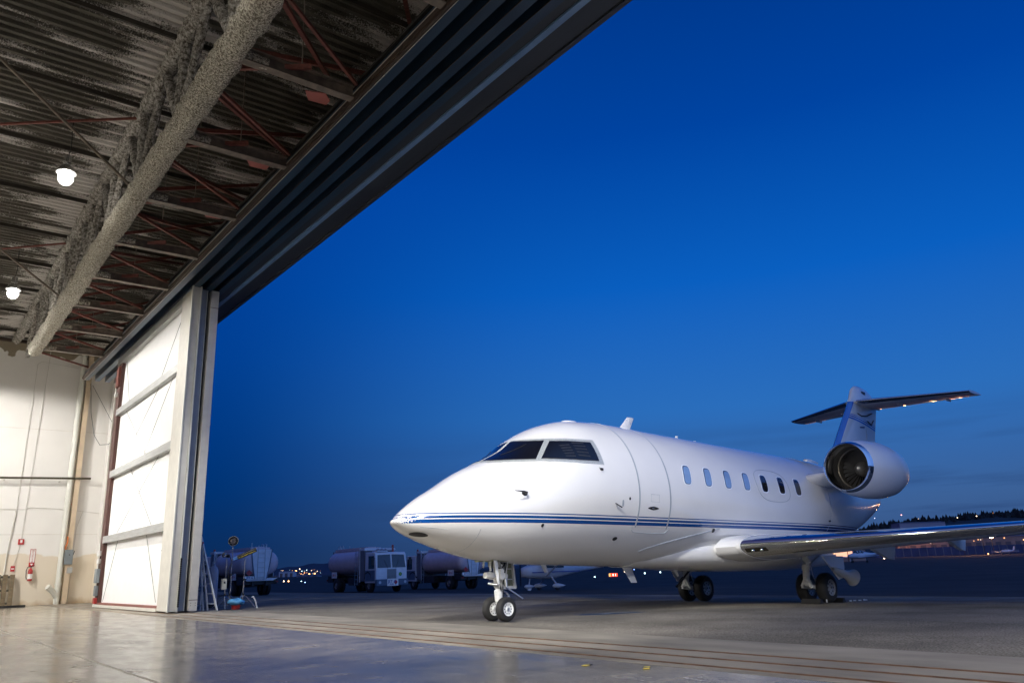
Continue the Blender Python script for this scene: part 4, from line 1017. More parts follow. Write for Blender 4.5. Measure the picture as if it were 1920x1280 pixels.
# landing gear
def wheel(parent, c, r, w, hubr, mhub, name='wheel', holes=8, face=-1):
    x, y, z = c
    bm = BM(); lathe(bm, [(-w / 2, hubr), (-w / 2, r * .80), (-w * .42, r * .93), (-w * .25, r), (w * .25, r), (w * .42, r * .93), (w / 2, r * .80), (w / 2, hubr), (0, hubr * .98)], c, (0, 1, 0), 40, closed=True)
    ty = obj(name, bm, rubber, parent, 40)
    bm = BM(); lathe(bm, [(-w * .5, hubr * 1.0), (-w * .46, hubr * .93), (-w * .40, hubr * .88), (-w * .36, hubr * .35), (-w * .46, hubr * .22), (-w * .46, 0)], c, (0, 1, 0), 32); lathe(bm, [(w * .5, hubr * 1.0), (w * .46, hubr * .93), (w * .40, hubr * .88), (w * .36, hubr * .35), (w * .46, hubr * .22), (w * .46, 0)], c, (0, 1, 0), 32)
    obj('rim', bm, mhub, ty, 40)
    bm = BM()
    for k in range(holes):
        a = 2 * PI * k / holes
        for sd in (-1, 1):
            lathe(bm, [(0, 0), (0, hubr * (.09 if holes > 8 else .13))], (x + math.cos(a) * hubr * .66, y + sd * (w * .392), z + math.sin(a) * hubr * .66), (0, sd, 0), 10)
    for sd in (-1, 1): lathe(bm, [(0, 0), (0, hubr * .13), (-.01, hubr * .14)], (x, y + sd * (w * .47), z), (0, sd, 0), 14)
    obj('wheel_bolt', bm, blackm, ty, 40)
    return ty
zg = -.165
ng = bpy.data.objects.new('nose_gear', None); COL.objects.link(ng); ng.parent = JT; ng.location = (2.45, 0, 0)
for sy in (-.205, .205): wheel(ng, (0, sy, zg + .222), .222, .15, .125, gearwhite, 'nose_wheel', 10)
bm = BM(); tube(bm, [(0, -.28, zg + .222), (0, .28, zg + .222)], .03, 10); obj('axle', bm, alu, ng, 40)
bm = BM(); lathe(bm, [(.02, .05), (.2, .055), (.22, .075), (.36, .085), (.42, .09), (.44, .06), (.52, .06), (.54, .09), (.62, .1), (.78, .1), (.8, .075), (1.15, .07)], (0, 0, zg + .14), (-.02, 0, 1), 18); obj('strut', bm, gearwhite, ng, 40)
bm = BM(); lathe(bm, [(0, .08), (.03, .1), (.07, .1), (.09, .06)], (0, 0, zg + .60), (0, 0, 1), 16); box(bm, (-.02, 0, zg + .82), (.22, .36, .12), None, .02); box(bm, (-.08, -.18, zg + .86), (.1, .06, .2), None, .015); obj('steering_collar', bm, gearwhite, ng, 30)
bm = BM(); lathe(bm, [(0, 0), (0, .055), (.1, .065), (.26, .05), (.27, 0)], (-.42, -.1, zg + .84), (1, .1, 0), 14); obj('taxi_light', bm, whitep, ng, 40)
bm = BM(); tube(bm, [(-.14, -.04, zg + .86), (-.16, -.05, zg + 1.2)], .022, 8); tube(bm, [(.0, -.12, zg + .9), (-.2, -.16, zg + 1.25)], .02, 8); tube(bm, [(-.3, .1, zg + .98), (-.28, .1, zg + 1.3)], .018, 8); tube(bm, [(-.3, -.12, zg + .92), (-.34, -.14, zg + 1.28)], .02, 8); obj('drag_brace', bm, gearwhite, ng, 40)
bm = BM(); tube(bm, [(.03, 0, zg + .58), (.18, 0, zg + .52), (.26, 0, zg + .46)], .02, 8); tube(bm, [(.03, 0, zg + .3), (.17, 0, zg + .36), (.26, 0, zg + .46)], .02, 8); obj('torque_link', bm, alu, ng, 40)
bm = BM(); tube(bm, [(.08, -.1, zg + .62), (.25, -.2, zg + .5), (.42, -.22, zg + .4)], .014, 6); obj('tow_arm', bm, alu, ng, 40)
bm = BM(); tube(bm, [(-.2, -.12, zg + 1.0), (-.05, -.14, zg + .96), (.06, -.12, zg + 1.05), (.1, -.1, zg + 1.2)], .012, 6); tube(bm, [(-.08, -.1, zg + 1.25), (-.04, -.13, zg + 1.05), (-.1, -.12, zg + .8), (-.03, -.1, zg + .55)], .01, 6); tube(bm, [(.06, -.06, zg + 1.2), (.09, -.1, zg + .95), (.02, -.1, zg + .7), (.04, -.08, zg + .45)], .009, 6); obj('hydraulic_hose', bm, blackm, ng, 40)
bm = BM(); tube(bm, [(-.30, -.2, zg + 1.3), (-.26, -.22, zg + .85)], .018, 8); tube(bm, [(-.2, -.2, zg + 1.3), (-.24, -.2, zg + .9)], .012, 8); tube(bm, [(.0, -.18, zg + .7), (.1, -.2, zg + 1.25)], .012, 6); lathe(bm, [(0, 0), (0, .03), (.16, .03), (.16, 0)], (.02, -.2, zg + .62), (0, .1, 1), 10); lathe(bm, [(0, 0), (0, .025), (.3, .025), (.3, 0)], (-.12, -.13, zg + .66), (0, .9, .1), 10); ball(bm, (.08, -.14, zg + .83), .035, seg=10); ball(bm, (-.1, -.2, zg + 1.02), .03, seg=10); obj('actuator', bm, alu, ng, 40)
bm = BM(); prism(bm, [(.22, .33, .95), (.63, .33, .95), (.78, .40, .42), (.42, .40, .42)], (0, .035, .0)); gd = obj('gear_door', bm, white, ng, 20)
bm = BM(); prism(bm, [(.25, .322, .93), (.58, .322, .93), (.70, .392, .47), (.45, .392, .47)], (0, .006, 0)); obj('door_liner', bm, primer, gd, 20)
bm = BM(); bar(bm, (.61, .32, .94), (.75, .39, .43), .05, .05); bar(bm, (.42, .39, .43), (.77, .39, .43), .04, .04); bar(bm, (.3, .32, .8), (.62, .33, .8), .02, .02); bar(bm, (.38, .36, .6), (.68, .36, .6), .02, .02); obj('door_stiffener', bm, gearwhite, gd, 20)
bm = BM(); prism(bm, [(-.36, -.30, .95), (-.28, -.30, .95), (-.26, -.34, .52), (-.30, -.34, .52)], (0, .02, 0)); obj('gear_door', bm, gearwhite, ng, 20)
bm = BM(); box(bm, (.05, .03, zg + .98), (.2, .2, .28), None, .03); box(bm, (-.12, .05, zg + 1.08), (.12, .16, .2), None, .02); tube(bm, [(.1, .1, zg + .75), (.3, .1, zg + 1.2)], .03, 8); obj('gear_housing', bm, mat('gear_grey', (.28, .30, .27), .5, .3, var=.4, vscale=25), ng, 30)
bm = BM(); b2(bm, -.36, .62, -.26, .30, .93, .97); obj('gear_bay', bm, primer, ng, 0)
zm_ = .022 - .09
for side in (-1, 1):
    mg = bpy.data.objects.new('main_gear', None); COL.objects.link(mg); mg.parent = JT; mg.location = (11.05, side * 1.80, 0)
    for sy in (-.26, .26): wheel(mg, (0, sy, zm_ + .345), .345, .26, .19, mat('main_hub', (.34, .36, .38), .4, .4), 'main_wheel', 8)
    bm = BM(); tube(bm, [(0, -.36, zm_ + .345), (0, .36, zm_ + .345)], .04, 10); obj('axle', bm, alu, mg, 40)
    bm = BM(); lathe(bm, [(0, .08), (.22, .085), (.24, .10), (.34, .10), (.36, .075), (.75, .07)], (-.42, 0, zm_ + .52), (.12, 0, 1), 16); obj('strut', bm, gearwhite, mg, 40)
    bm = BM(); bar(bm, (-.42, 0, zm_ + .62), (-.44, -.12, zm_ + .38), .07, .06); bar(bm, (-.42, 0, zm_ + .62), (-.44, .12, zm_ + .38), .07, .06); bar(bm, (-.44, -.12, zm_ + .38), (-.02, -.1, zm_ + .33), .06, .08); bar(bm, (-.44, .12, zm_ + .38), (-.02, .1, zm_ + .33), .06, .08); ball(bm, (-.43, 0, zm_ + .45), .07); obj('trailing_fork', bm, gearwhite, mg, 30)
    bm = BM(); tube(bm, [(-.36, 0, zm_ + .9), (-1.0, side * .2, zm_ + 1.02)], .02, 8); tube(bm, [(-.3, 0, zm_ + .85), (.3, 0, zm_ + 1.1)], .025, 8); obj('side_brace', bm, alu, mg, 40)
    bm = BM(); tube(bm, [(-.35, -.1, zm_ + 1.0), (-.3, -.12, zm_ + .6), (-.1, -.12, zm_ + .38), (-.02, -.12, zm_ + .2)], .014, 6); tube(bm, [(-.3, .08, zm_ + 1.0), (-.26, .1, zm_ + .5)], .012, 6); obj('brake_line', bm, chrome, mg, 40)
    bm = BM()
    prism(bm, [(-.55, side * .52, 1.0), (.45, side * .52, 1.0), (.35, side * .57, .74), (.2, side * .6, .50), (-.02, side * .6, .46)], (0, side * .03, 0)); obj('gear_door', bm, white, mg, 20)
# exhaust-shaped drain mast behind the port gear and hanging fins below
bm = BM(); lathe(bm, [(-.3, .05), (0, .09), (.2, .10), (.35, .14), (.48, .20), (.485, .185), (.35, .12), (.1, .07)], (11.08, -2.45, .62), (.8, -.1, -.22), 20); obj('air_outlet', bm, white, JT, 50)
bm = BM(); tube(bm, [(9.75, .9, .82), (9.35, 1.0, .45), (9.22, 1.03, .34)], [.025, .03, .035], 8); obj('drain_tube', bm, dkmetal, JT, 40)

#@@CHOCKS
for (dx, lab) in ((-.52, 'black wheel chock in front of the near main wheels of the jet'), (.55, 'black wheel chock behind the near main wheels, its checked rope trailing')):
    p = JT.matrix_basis @ Vector((11.05 + dx, -2.0, 0)); 
    ch = thing('wheel_chock', lab, 'wheel chock', (p.x, p.y, G(p.x) + .004), (0, 0, phi))
    bm = BM(); prism(bm, [(-.08, -.18, 0), (.08, -.18, 0), (.03, -.18, .11), (-.03, -.18, .11)], (0, .5, 0)); obj('block', bm, blackm, ch, 20)
    bm = BM()
    if dx > 0:
        for k in range(9): tube(bm, [(.2 + k * .09, -.25 + .12 * math.sin(k * .8), .02), (.25 + k * .09, -.25 + .12 * math.sin(k * .8 + .4), .02)], .015, 6)
    else: b2(bm, -.02, .02, -.31, -.305, .03, .1)
    obj('checked_rope', bm, whitep, ch, 30)
#@@FAR
# ------------------------------------------------ fuel trucks (x forward, z up)
tyre_m = rubber
def truck(label, x, y, head, length=7.6, sc=(1, 1, 1)):
    t = thing('fuel_truck', label, 'fuel truck', (x, y, G(x)), (0, 0, head), 'fuel trucks parked on the apron'); t.scale = sc
    # origin: centre of the front bumper on the ground, body runs to -x
    def pt(name, fn, m, par=t, sm=30):
        bm = BM(); fn(bm); return obj(name, bm, m, par, sm)
    def cab(bm):
        poly = [(-.0, .62), (-.0, 1.55), (-.16, 2.52), (-.3, 2.62), (-1.55, 2.62), (-1.6, .62)]
        prism(bm, [(a, -1.18, b_) for a, b_ in poly], (0, 2.36, 0))
    c = pt('cab', cab, truckwhite)
    bmod = c.modifiers.new('bev', 'BEVEL'); bmod.width = .05; bmod.segments = 2
    def ws(bm):
        for s_ in (-1, 1):
            prism(bm, [(-.003, s_ * .06, 1.60), (-.003, s_ * 1.06, 1.60), (-.142, s_ * 1.0, 2.42), (-.142, s_ * .06, 2.46)], (.02, 0, .0))
    pt('windscreen', ws, winblue, c, 0)
    for s_ in (-1, 1):
        pt('side_window', lambda bm: prism(bm, [(-.22, s_ * 1.175, 1.55), (-1.05, s_ * 1.175, 1.55), (-1.05, s_ * 1.175, 2.38), (-.3, s_ * 1.175, 2.38)], (0, s_ * .02, 0)), winblue, c, 0)
        pt('door_panel', lambda bm: b2(bm, -1.5, -.15, s_ * 1.18, s_ * 1.195, .75, 1.45), cabblue, c, 0)
    pt('grille', lambda bm: [b2(bm, .0, .03, -.34, .34, .86, 1.5)] + [b2(bm, .03, .045, -.34, .34, .9 + .08 * k, .93 + .08 * k) for k in range(7)], mat('grille_chrome', (.3, .3, .3), .3, .8), c, 0)
    pt('bumper', lambda bm: b2(bm, -.1, .16, -1.2, 1.2, .45, .86, .03), cabblue, c)
    hl = lambda bm: [lathe(bm, [(0, 0), (0, .09), (-.03, .1)], (.17, s_ * .95, .66), (1, 0, 0), 14) for s_ in (-1, 1)]
    pt('headlight', hl, mat('headlight_lens', (.6, .65, .7), .15, coat=.6), c)
    pl = pt('front_placard', lambda bm: b2(bm, .165, .18, -.42, .42, .42, .88), whitep, c, 0)
    text_part('lettering', 'JET A', .26, bluepaint, pl, (.185, -.07, .70), (R(90), 0, R(90)))
    text_part('lettering', 'FUEL', .13, bluepaint, pl, (.185, -.07, .52), (R(90), 0, R(90)))
    pt('hazard_diamond', lambda bm: prism(bm, [(.183, .22 + .13 * a, .65 + .16 * b_) for a, b_ in ((0, 1), (1, 0), (0, -1), (-1, 0))], (.005, 0, 0)), red, pl, 0)
    pt('round_logo', lambda bm: lathe(bm, [(0, .055), (0, .12), (.01, .12), (.01, .055)], (.005, .66, 1.16), (1, 0, 0), 18), greenlogo, c)
    pt('logo_centre', lambda bm: lathe(bm, [(0, 0), (0, .055), (.008, .05), (.008, 0)], (.006, .66, 1.16), (1, 0, 0), 14), yellow, c)
    for s_ in (-1, 1):
        pt('mirror', lambda bm: (box(bm, (.0, s_ * 1.42, 2.0), (.06, .2, .5), None, .02), bar(bm, (-.1, s_ * 1.18, 2.2), (0, s_ * 1.4, 2.2), .03)), chassis, c)
        pt('wiper_arm', lambda bm: bar(bm, (.03, s_ * .3, 1.55), (-.06, s_ * .55, 2.1), .015), chassis, c)
    pt('beacon', lambda bm: (lathe(bm, [(0, .08), (.16, .07), (.18, 0)], (-1.3, .8, 2.95), (0, 0, 1), 12), b2(bm, -1.35, -1.25, .75, .85, 2.6, 2.95)), mat('beacon_red', (.35, .04, .03), .3, coat=.5), c)
    pt('roof_horns', lambda bm: [lathe(bm, [(0, .05), (.3, .08)], (-.6, -.3 - .28 * k, 2.78), (1, 0, 0), 10) for k in range(3)] + [b2(bm, -.9, -.2, -1.0, -.2, 2.62, 2.70)], truckwhite, c)
    # chassis
    pt('chassis_frame', lambda bm: [b2(bm, -length, -.2, s_ * .35, s_ * .5, .62, .9) for s_ in (-1, 1)] + [b2(bm, -4.2, -2.4, -1.1, 1.1, .5, 1.0, .03), b2(bm, -length + .1, -length + .9, -1.1, 1.1, .7, 1.15)], chassis)
    pt('pump_cabinet', lambda bm: (b2(bm, -2.35, -1.72, -1.15, 1.15, .75, 2.75, .03)), mat('cabinet_grey', (.16, .17, .2), .5))
    pt('cabinet_frame', lambda bm: [b2(bm, -2.42, -2.36, s_ * 1.1, s_ * 1.18, .7, 2.95) for s_ in (-1, 1)] + [b2(bm, -2.45, -1.65, -1.2, 1.2, 2.76, 2.92, .02)], truckwhite)
    # tank : elliptical
    def tank(bm):
        secs = []
        for xx, k in ((-2.5, .80), (-2.53, .93), (-2.62, .985), (-2.8, 1), (-length + .55, 1), (-length + .25, .965), (-length + .10, .88), (-length, .70), (-length - .05, .4)):
            secs.append([Vector((xx, 1.22 * k * math.copysign(abs(math.sin(a)) ** .85, math.sin(a)), 2.02 + .86 * k * math.copysign(abs(math.cos(a)) ** .85, math.cos(a)))) for a in [2 * PI * q / 40 for q in range(40)]])
        loft(bm, secs)
    tk = pt('tank', tank, trucktank, t, 40)
    pt('tank_top_rail', lambda bm: (b2(bm, -length + .2, -2.6, -.62, .62, 2.82, 3.0, .02), b2(bm, -length + .3, -2.8, -.3, .3, 3.0, 3.04)), trucktank, tk)
    pt('tank_top_rail', lambda bm: [tube(bm, [(-length + .5 + k * .5, -.5, 2.95), (-length + .5 + k * .5, -.5, 3.2), (-length + .75 + k * .5, -.5, 3.25), (-length + .95 + k * .5, -.5, 2.95)], .02, 6) for k in range(2)] + [bar(bm, (-length + .2, .55, 2.9), (-length + .2, .55, 3.28), .03)], alu, tk)
    # rear face
    rf = pt('rear_panel', lambda bm: prism(bm, [(-length - .06, -.62, 2.86), (-length - .06, .62, 2.86), (-length - .06, .36, 1.05), (-length - .06, -.36, 1.05)], (.3, 0, 0)), truckwhite, tk, 0)
    pt('panel_strap', lambda bm: [bar(bm, (-length - .05, s_ * .64, 2.86), (-length - .05, s_ * .54, 2.0), .05) or bar(bm, (-length - .05, s_ * .54, 2.0), (-length - .05, s_ * .36, 1.05), .05) for s_ in (-1, 1)], cabblue, rf, 0)
    pt('ladder', lambda bm: [bar(bm, (-length - .08, .1 * 0 + s_ * .22, 1.0), (-length - .08, s_ * .22, 3.1), .035) for s_ in (-1, 1)] + [bar(bm, (-length - .08, -.22, 1.15 + .3 * k), (-length - .08, .22, 1.15 + .3 * k), .03) for k in range(6)], alu, rf)
    pt('rear_end', lambda bm: prism(bm, [(-length - .01, -1.1, 1.08), (-length - .01, 1.1, 1.08), (-length - .01, .8, .92), (-length - .01, -.8, .92)], (.1, 0, 0)), truckwhite, t, 0)
    pt('hazard_diamond', lambda bm: prism(bm, [(-length - .06, .72 + .2 * a, 1.42 + .2 * b_) for a, b_ in ((0, 1), (1, 0), (0, -1), (-1, 0))], (.01, 0, 0)), red, rf, 0)
    rp = pt('rear_placard', lambda bm: b2(bm, -length - .07, -length - .05, .3, 1.05, 1.02, 1.22), whitep, rf, 0)
    text_part('lettering', 'JET A', .17, bluepaint, rp, (-length - .075, .68, 1.12), (R(90), 0, R(-90)))
    pt('tail_light', lambda bm: [b2(bm, -length - .1, -length - .05, s_ * .95, s_ * 1.1, .8, .9) for s_ in (-1, 1)], mat('tail_lens', (.2, .02, .02), .3), t, 0)
    # side placards and ladder by the cab
    for s_ in (-1, 1):
        sp_ = pt('side_placard', lambda bm: b2(bm, -length + .9, -length + 1.7, s_ * 1.16, s_ * 1.18, 1.0, 1.42), whitep, tk, 0)
        text_part('lettering', 'JET A', .2, red, sp_, (-length + 1.3, s_ * 1.185, 1.2), (R(90), 0, R(90) + s_ * R(90)))
        pt('side_ladder', lambda bm: [bar(bm, (-2.5 - a, s_ * 1.25, .5), (-2.5 - a, s_ * 1.18, 2.8), .035) for a in (0, .42)] + [bar(bm, (-2.5, s_ * 1.25, .6 + .28 * k), (-2.92, s_ * 1.25, .6 + .28 * k), .03) for k in range(8)], alu)
        pt('fender', lambda bm: prism(bm, [(-.65, s_ * 1.2, .9), (-.75, s_ * 1.2, 1.25), (-1.1, s_ * 1.2, 1.4), (-1.5, s_ * 1.2, 1.3), (-1.62, s_ * 1.2, .9), (-1.5, s_ * 1.2, 1.2), (-1.1, s_ * 1.2, 1.3), (-.8, s_ * 1.2, 1.17)], (0, -s_ * .3, 0)), chassis, c)
    for xx, ws_ in ((-1.1, (-1.0, 1.0)), (-length + 1.6, (-1.05, -.75, .75, 1.05))):
        for yy in ws_:
            o_ = []
            bm = BM(); lathe(bm, [(-.13, .26), (-.13, .44), (-.09, .5), (.09, .5), (.13, .44), (.13, .26), (0, .24)], (xx, yy, .5), (0, 1, 0), 28, closed=True); w_ = obj('wheel', bm, rubber, t, 40)
            bm = BM(); lathe(bm, [(-.10, .27), (-.04, .2), (-.08, .1), (-.12, .09), (-.12, 0)], (xx, yy, .5), (0, 1, 0), 20); lathe(bm, [(.10, .27), (.04, .2), (.08, .1), (.12, .09), (.12, 0)], (xx, yy, .5), (0, 1, 0), 20); obj('rim', bm, mat('truck_rim', (.2, .21, .23), .4, .3), w_, 40)
    return t
truck('pale fuel truck seen from behind, its rounded tank end beside the light stands', 17.4, 53.9, R(90), 7.4, (1, .95, .90))
truck('white cab-over fuel truck facing us, with JET A placard on its bumper', 27.2, 48.7, R(-90), 7.6)
truck('pale fuel truck seen from its side, half hidden behind the jet nose and its wheel', 35.2, 58.6, R(90), 8.0)

# ------------------------------------------------ small high wing plane
sw_ = mat('small_plane_white', (.55, .58, .64), .3, coat=.5, var=.05)
def small_high_wing(x, y, head, sc):
    t = thing('small_airplane', 'small white high wing propeller plane with wheel fairings, seen below the jet belly', 'airplane', (x, y, G(x)), (0, 0, head))
    t.scale = (sc, sc, sc)
    # x forward
    S_ = [(2.1, .05, .05, 1.25), (2.0, .3, .3, 1.25), (1.6, .5, .42, 1.27), (.9, .56, .5, 1.3), (.4, .56, .68, 1.42), (-.6, .56, .68, 1.42), (-1.6, .42, .5, 1.42), (-3.2, .22, .26, 1.45), (-5.2, .08, .12, 1.5)]
    bm = BM(); loft(bm, [[Vector((a, b_ * math.copysign(abs(math.sin(q)) ** .8, math.sin(q)), d + c * math.copysign(abs(math.cos(q)) ** .8, math.cos(q)))) for q in [2 * PI * k / 24 for k in range(24)]] for a, b_, c, d in S_]); f = obj('fuselage', bm, sw_, t, 50)
    for s_ in (-1, 1):
        bm = BM(); b2(bm, -1.2, .55, s_ * .555, s_ * .575, 1.5, 1.95); obj('side_window', bm, winblue, f, 0)
    bm = BM(); b2(bm, -4.6, 1.5, -.575, -.565, 1.2, 1.26); b2(bm, -2.6, 1.5, .565, .575, 1.2, 1.26); obj('blue_stripe', bm, bluepaint, f, 0)
    bm = BM(); loft(bm, [[Vector((.75 - a, yy, zz + b_)) for a, b_ in foil(c, .12)] for yy, c, zz in ((-5.5, 1.1, 2.25), (-2.5, 1.6, 2.15), (2.5, 1.6, 2.15), (5.5, 1.1, 2.25))]); obj('wing', bm, sw_, t, 50)
    for s_ in (-1, 1):
        bm = BM(); bar(bm, (.3, s_ * .5, .95), (.25, s_ * 2.6, 2.1), .1, .05); obj('wing_strut', bm, sw_, t, 30)
        bm = BM(); bar(bm, (-.2, s_ * .4, .9), (-.2, s_ * 1.15, .3), .1, .05); obj('gear_leg', bm, sw_, t, 30)
        bm = BM(); lathe(bm, [(0, .02), (.15, .13), (.45, .17), (.8, .1), (1.1, .02)], (.28, s_ * 1.18, .3), (-1, 0, 0), 16); obj('wheel_fairing', bm, sw_, t, 50)
        bm = BM(); lathe(bm, [(-.07, 0), (-.07, .17), (-.04, .2), (.04, .2), (.07, .17), (.07, 0)], (-.15, s_ * 1.18, .2), (0, 1, 0), 18); obj('wheel', bm, rubber, t, 40)
    bm = BM(); lathe(bm, [(0, .02), (.15, .13), (.4, .15), (.9, .02)], (1.85, 0, .3), (-1, 0, 0), 16); lathe(bm, [(-.06, 0), (-.06, .17), (.06, .17), (.06, 0)], (1.45, 0, .17), (0, 1, 0), 16); bar(bm, (1.45, 0, .35), (1.35, 0, 1.0), .07); obj('nose_wheel', bm, sw_, t, 50)
    bm = BM(); bar(bm, (2.13, 0, .35), (2.13, 0, 2.15), .12, .03); obj('propeller', bm, blackm, t, 30)
    bm = BM(); loft(bm, wing([(-5.3 - 0, 0, 1.5, 1.1, .1), (-5.9, 0, 2.9, .7, .1)], True)); obj('fin', bm, sw_, t, 50)
    bm = BM(); loft(bm, [[Vector((-4.4 - a, yy, 1.55 + b_)) for a, b_ in foil(c, .1)] for yy, c in ((-1.7, .7), (0, 1.0), (1.7, .7))]); obj('tailplane', bm, sw_, t, 50)
small_high_wing(32.3, 38.7, R(174), .86)
def small_low_wing(x, y, head, sc, label, lit=False):
    t = thing('small_airplane', label, 'airplane', (x, y, G(x)), (0, 0, head)); t.scale = (sc, sc, sc)
    S_ = [(3.0, .08, .08, 1.2), (2.8, .35, .35, 1.2), (1.6, .55, .5, 1.25), (.4, .6, .62, 1.35), (-1.2, .58, .6, 1.35), (-3.2, .3, .3, 1.4), (-5.2, .08, .12, 1.5)]
    bm = BM(); loft(bm, [[Vector((a, b_ * math.sin(q), d + c * math.cos(q))) for q in [2 * PI * k / 20 for k in range(20)]] for a, b_, c, d in S_]); f = obj('fuselage', bm, sw_, t, 50)
    bm = BM(); loft(bm, [[Vector((a, b_ * math.sin(q), 1.8 + c * math.cos(q))) for q in [2 * PI * k / 16 for k in range(16)]] for a, b_, c in ((1.5, .1, .05), (1.0, .5, .35), (-.6, .52, .4), (-1.6, .1, .1))]); obj('canopy', bm, winblue, f, 50)
    bm = BM()
    for k in (.9, .2, -.6): b2(bm, k - .05, k + .05, -.53, .53, 1.8, 2.16)
    obj('canopy_frame', bm, sw_, f, 0)
    bm = BM(); loft(bm, [[Vector((.9 - a, yy, zz + b_)) for a, b_ in foil(c, .14)] for yy, c, zz in ((-5.4, 1.1, 1.2), (0, 2.0, .85), (5.4, 1.1, 1.2))]); obj('wing', bm, sw_, t, 50)
    bm = BM(); loft(bm, wing([(-5.6, 0, 1.5, 1.3, .1), (-6.1, 0, 3.1, .8, .1)], True)); obj('fin', bm, sw_, t, 50)
    bm = BM(); loft(bm, [[Vector((-4.6 - a, yy, 1.55 + b_)) for a, b_ in foil(c, .1)] for yy, c in ((-1.9, .7), (0, 1.1), (1.9, .7))]); obj('tailplane', bm, sw_, t, 50)
    for xx, yy in ((2.2, 0), (0, 1.6), (0, -1.6)):
        bm = BM(); lathe(bm, [(-.08, 0), (-.08, .2), (.08, .2), (.08, 0)], (xx, yy, .2), (0, 1, 0), 16); bar(bm, (xx, yy, .2), (xx, yy, 1.0), .08); obj('wheel', bm, rubber, t, 40)
        bm = BM(); b2(bm, xx - .25, xx + .25, yy - .12, yy - .09, .25, .75); obj('gear_door', bm, sw_, t, 0)
    bm = BM(); bar(bm, (3.03, 0, .3), (3.03, 0, 2.1), .12, .03); obj('propeller', bm, blackm, t, 30)
    return t
def onray(u, v, dist):
    """world point seen by this lens at 1920x1280 pixel (u,v), dist metres deep (only used to place far things once)"""
    d = fw + r2 * ((u - 960) / 1480) - u2 * ((v - 640) / 1480)
    return Vector((0, 0, CAMZ)) + d * dist
small_low_wing(181.6, 102.6, R(170), 1.25, 'small white low wing propeller plane parked on the far apron under the jet wing')
# ------------------------------------------------ things by the door
t = thing('step_ladder', 'folded pale aluminium ladder leaning beside the outer hangar door post', 'ladder', (8.32, 26.5, .003))
lad = mat('ladder_metal', (.62, .62, .60), .4, .3, var=.12, vscale=6)
for k, (dx, dy) in enumerate(((.12, -.42), (-.02, .05))):
    bm = BM(); bar(bm, (dx, dy, 0), (-.20, .62, 2.28), .09, .035); obj('rail', bm, lad, t, 0)
bm = BM(); bar(bm, (-.08, .3, 0), (-.23, .68, 2.2), .07, .03); obj('rail', bm, lad, t, 0)
for k in range(7):
    u_ = (k + .7) / 7.6
    bm = BM(); a = Vector((.12, -.42, 0)).lerp(Vector((-.20, .62, 2.28)), u_); b_ = Vector((-.02, .05, 0)).lerp(Vector((-.20, .62, 2.28)), u_); bar(bm, a, b_, .05, .025); obj('rung', bm, lad, t, 0)
bm = BM(); bar(bm, (-.165, .5, 2.0), (-.175, .535, 2.1), .096, .04); obj('warning_sticker', bm, red, t, 0)
t = thing('metal_rack', 'low dark metal rack with grey panels between the ladder and the door', 'rack', (8.12, 27.6, .003))
for dx, dy in ((-.2, -.25), (.2, -.25), (-.2, .25), (.2, .25)):
    bm = BM(); b2(bm, dx - .02, dx + .02, dy - .02, dy + .02, 0, 1.25); obj('upright', bm, alu, t, 0)
for z in (.12, .62, 1.2):
    bm = BM(); b2(bm, -.22, .22, -.27, .27, z, z + .04); obj('shelf', bm, boxgrey, t, 0)
t = thing('gas_cylinder', 'tall blue-grey gas cylinder standing between the ladder and the light stands', 'gas cylinder', (9.05, 28.6, G(9)))
bm = BM(); lathe(bm, [(0, 0), (0, .17), (1.2, .17), (1.32, .13), (1.38, .06), (1.45, .05), (1.45, 0)], (0, 0, 0), (0, 0, 1), 24); obj('cylinder', bm, mat('cylinder_blue_grey', (.24, .27, .36), .4, coat=.4), t, 40)
bm = BM(); lathe(bm, [(0, .175), (.1, .175), (.12, .17)], (0, 0, .01), (0, 0, 1), 24); obj('foot_ring', bm, chassis, t, 40)
bm = BM(); box(bm, (0, 0, 1.49), (.05, .14, .06)); obj('valve', bm, alu, t, 0)
steel = mat('stand_chrome', (.6, .6, .62), .2, .9)
def stand(label, x, y, h, legr, lean=0):
    t = thing('light_stand', label, 'light stand', (x, y, G(x) + .002), group='photo light stands outside the hangar door')
    bm = BM(); tube(bm, [(0, 0, .25), (0, 0, h * .55)], .022, 8); tube(bm, [(0, 0, h * .55), (0, 0, h)], .015, 8); obj('column', bm, steel, t, 40)
    bm = BM(); lathe(bm, [(0, .035), (.06, .035)], (0, 0, h * .55), (0, 0, 1), 10); box(bm, (.05, 0, h * .57), (.06, .02, .03)); lathe(bm, [(0, .03), (.08, .03)], (0, 0, .4), (0, 0, 1), 10); obj('clamp', bm, blackm, t, 40)
    for k in range(3):
        a = legr + k * 2 * PI / 3
        bm = BM(); tube(bm, [(0, 0, .42), (.12 * math.cos(a), .12 * math.sin(a), .36), (.42 * math.cos(a), .42 * math.sin(a), .01)], .015, 8); obj('leg', bm, steel, t, 40)
    return t
s1 = stand('light stand with a small silver lamp head and a cream battery pack hung on it', 8.92, 26.9, 1.62, .3)
s2 = stand('tallest light stand, carrying a round ring shaped reflector dish', 9.33, 27.6, 1.9, .8)
s3 = stand('light stand on the right carrying a long black tube lamp tilted up', 9.52, 26.9, 1.6, 1.5)
t = thing('battery_pack', 'cream battery pack hanging on the left light stand', 'battery pack', (8.86, 26.86, .78))
bm = BM(); box(bm, (0, 0, 0), (.16, .12, .34), None, .015); obj('housing', bm, mat('cream_plastic', (.62, .6, .48), .5), t, 30)
bm = BM(); box(bm, (.0, -.062, .05), (.05, .01, .06)); obj('socket', bm, blackm, t, 0)
t = thing('lamp_head', 'small silver and black lamp head on top of the left light stand', 'lamp head', (8.90, 26.9, 1.66))
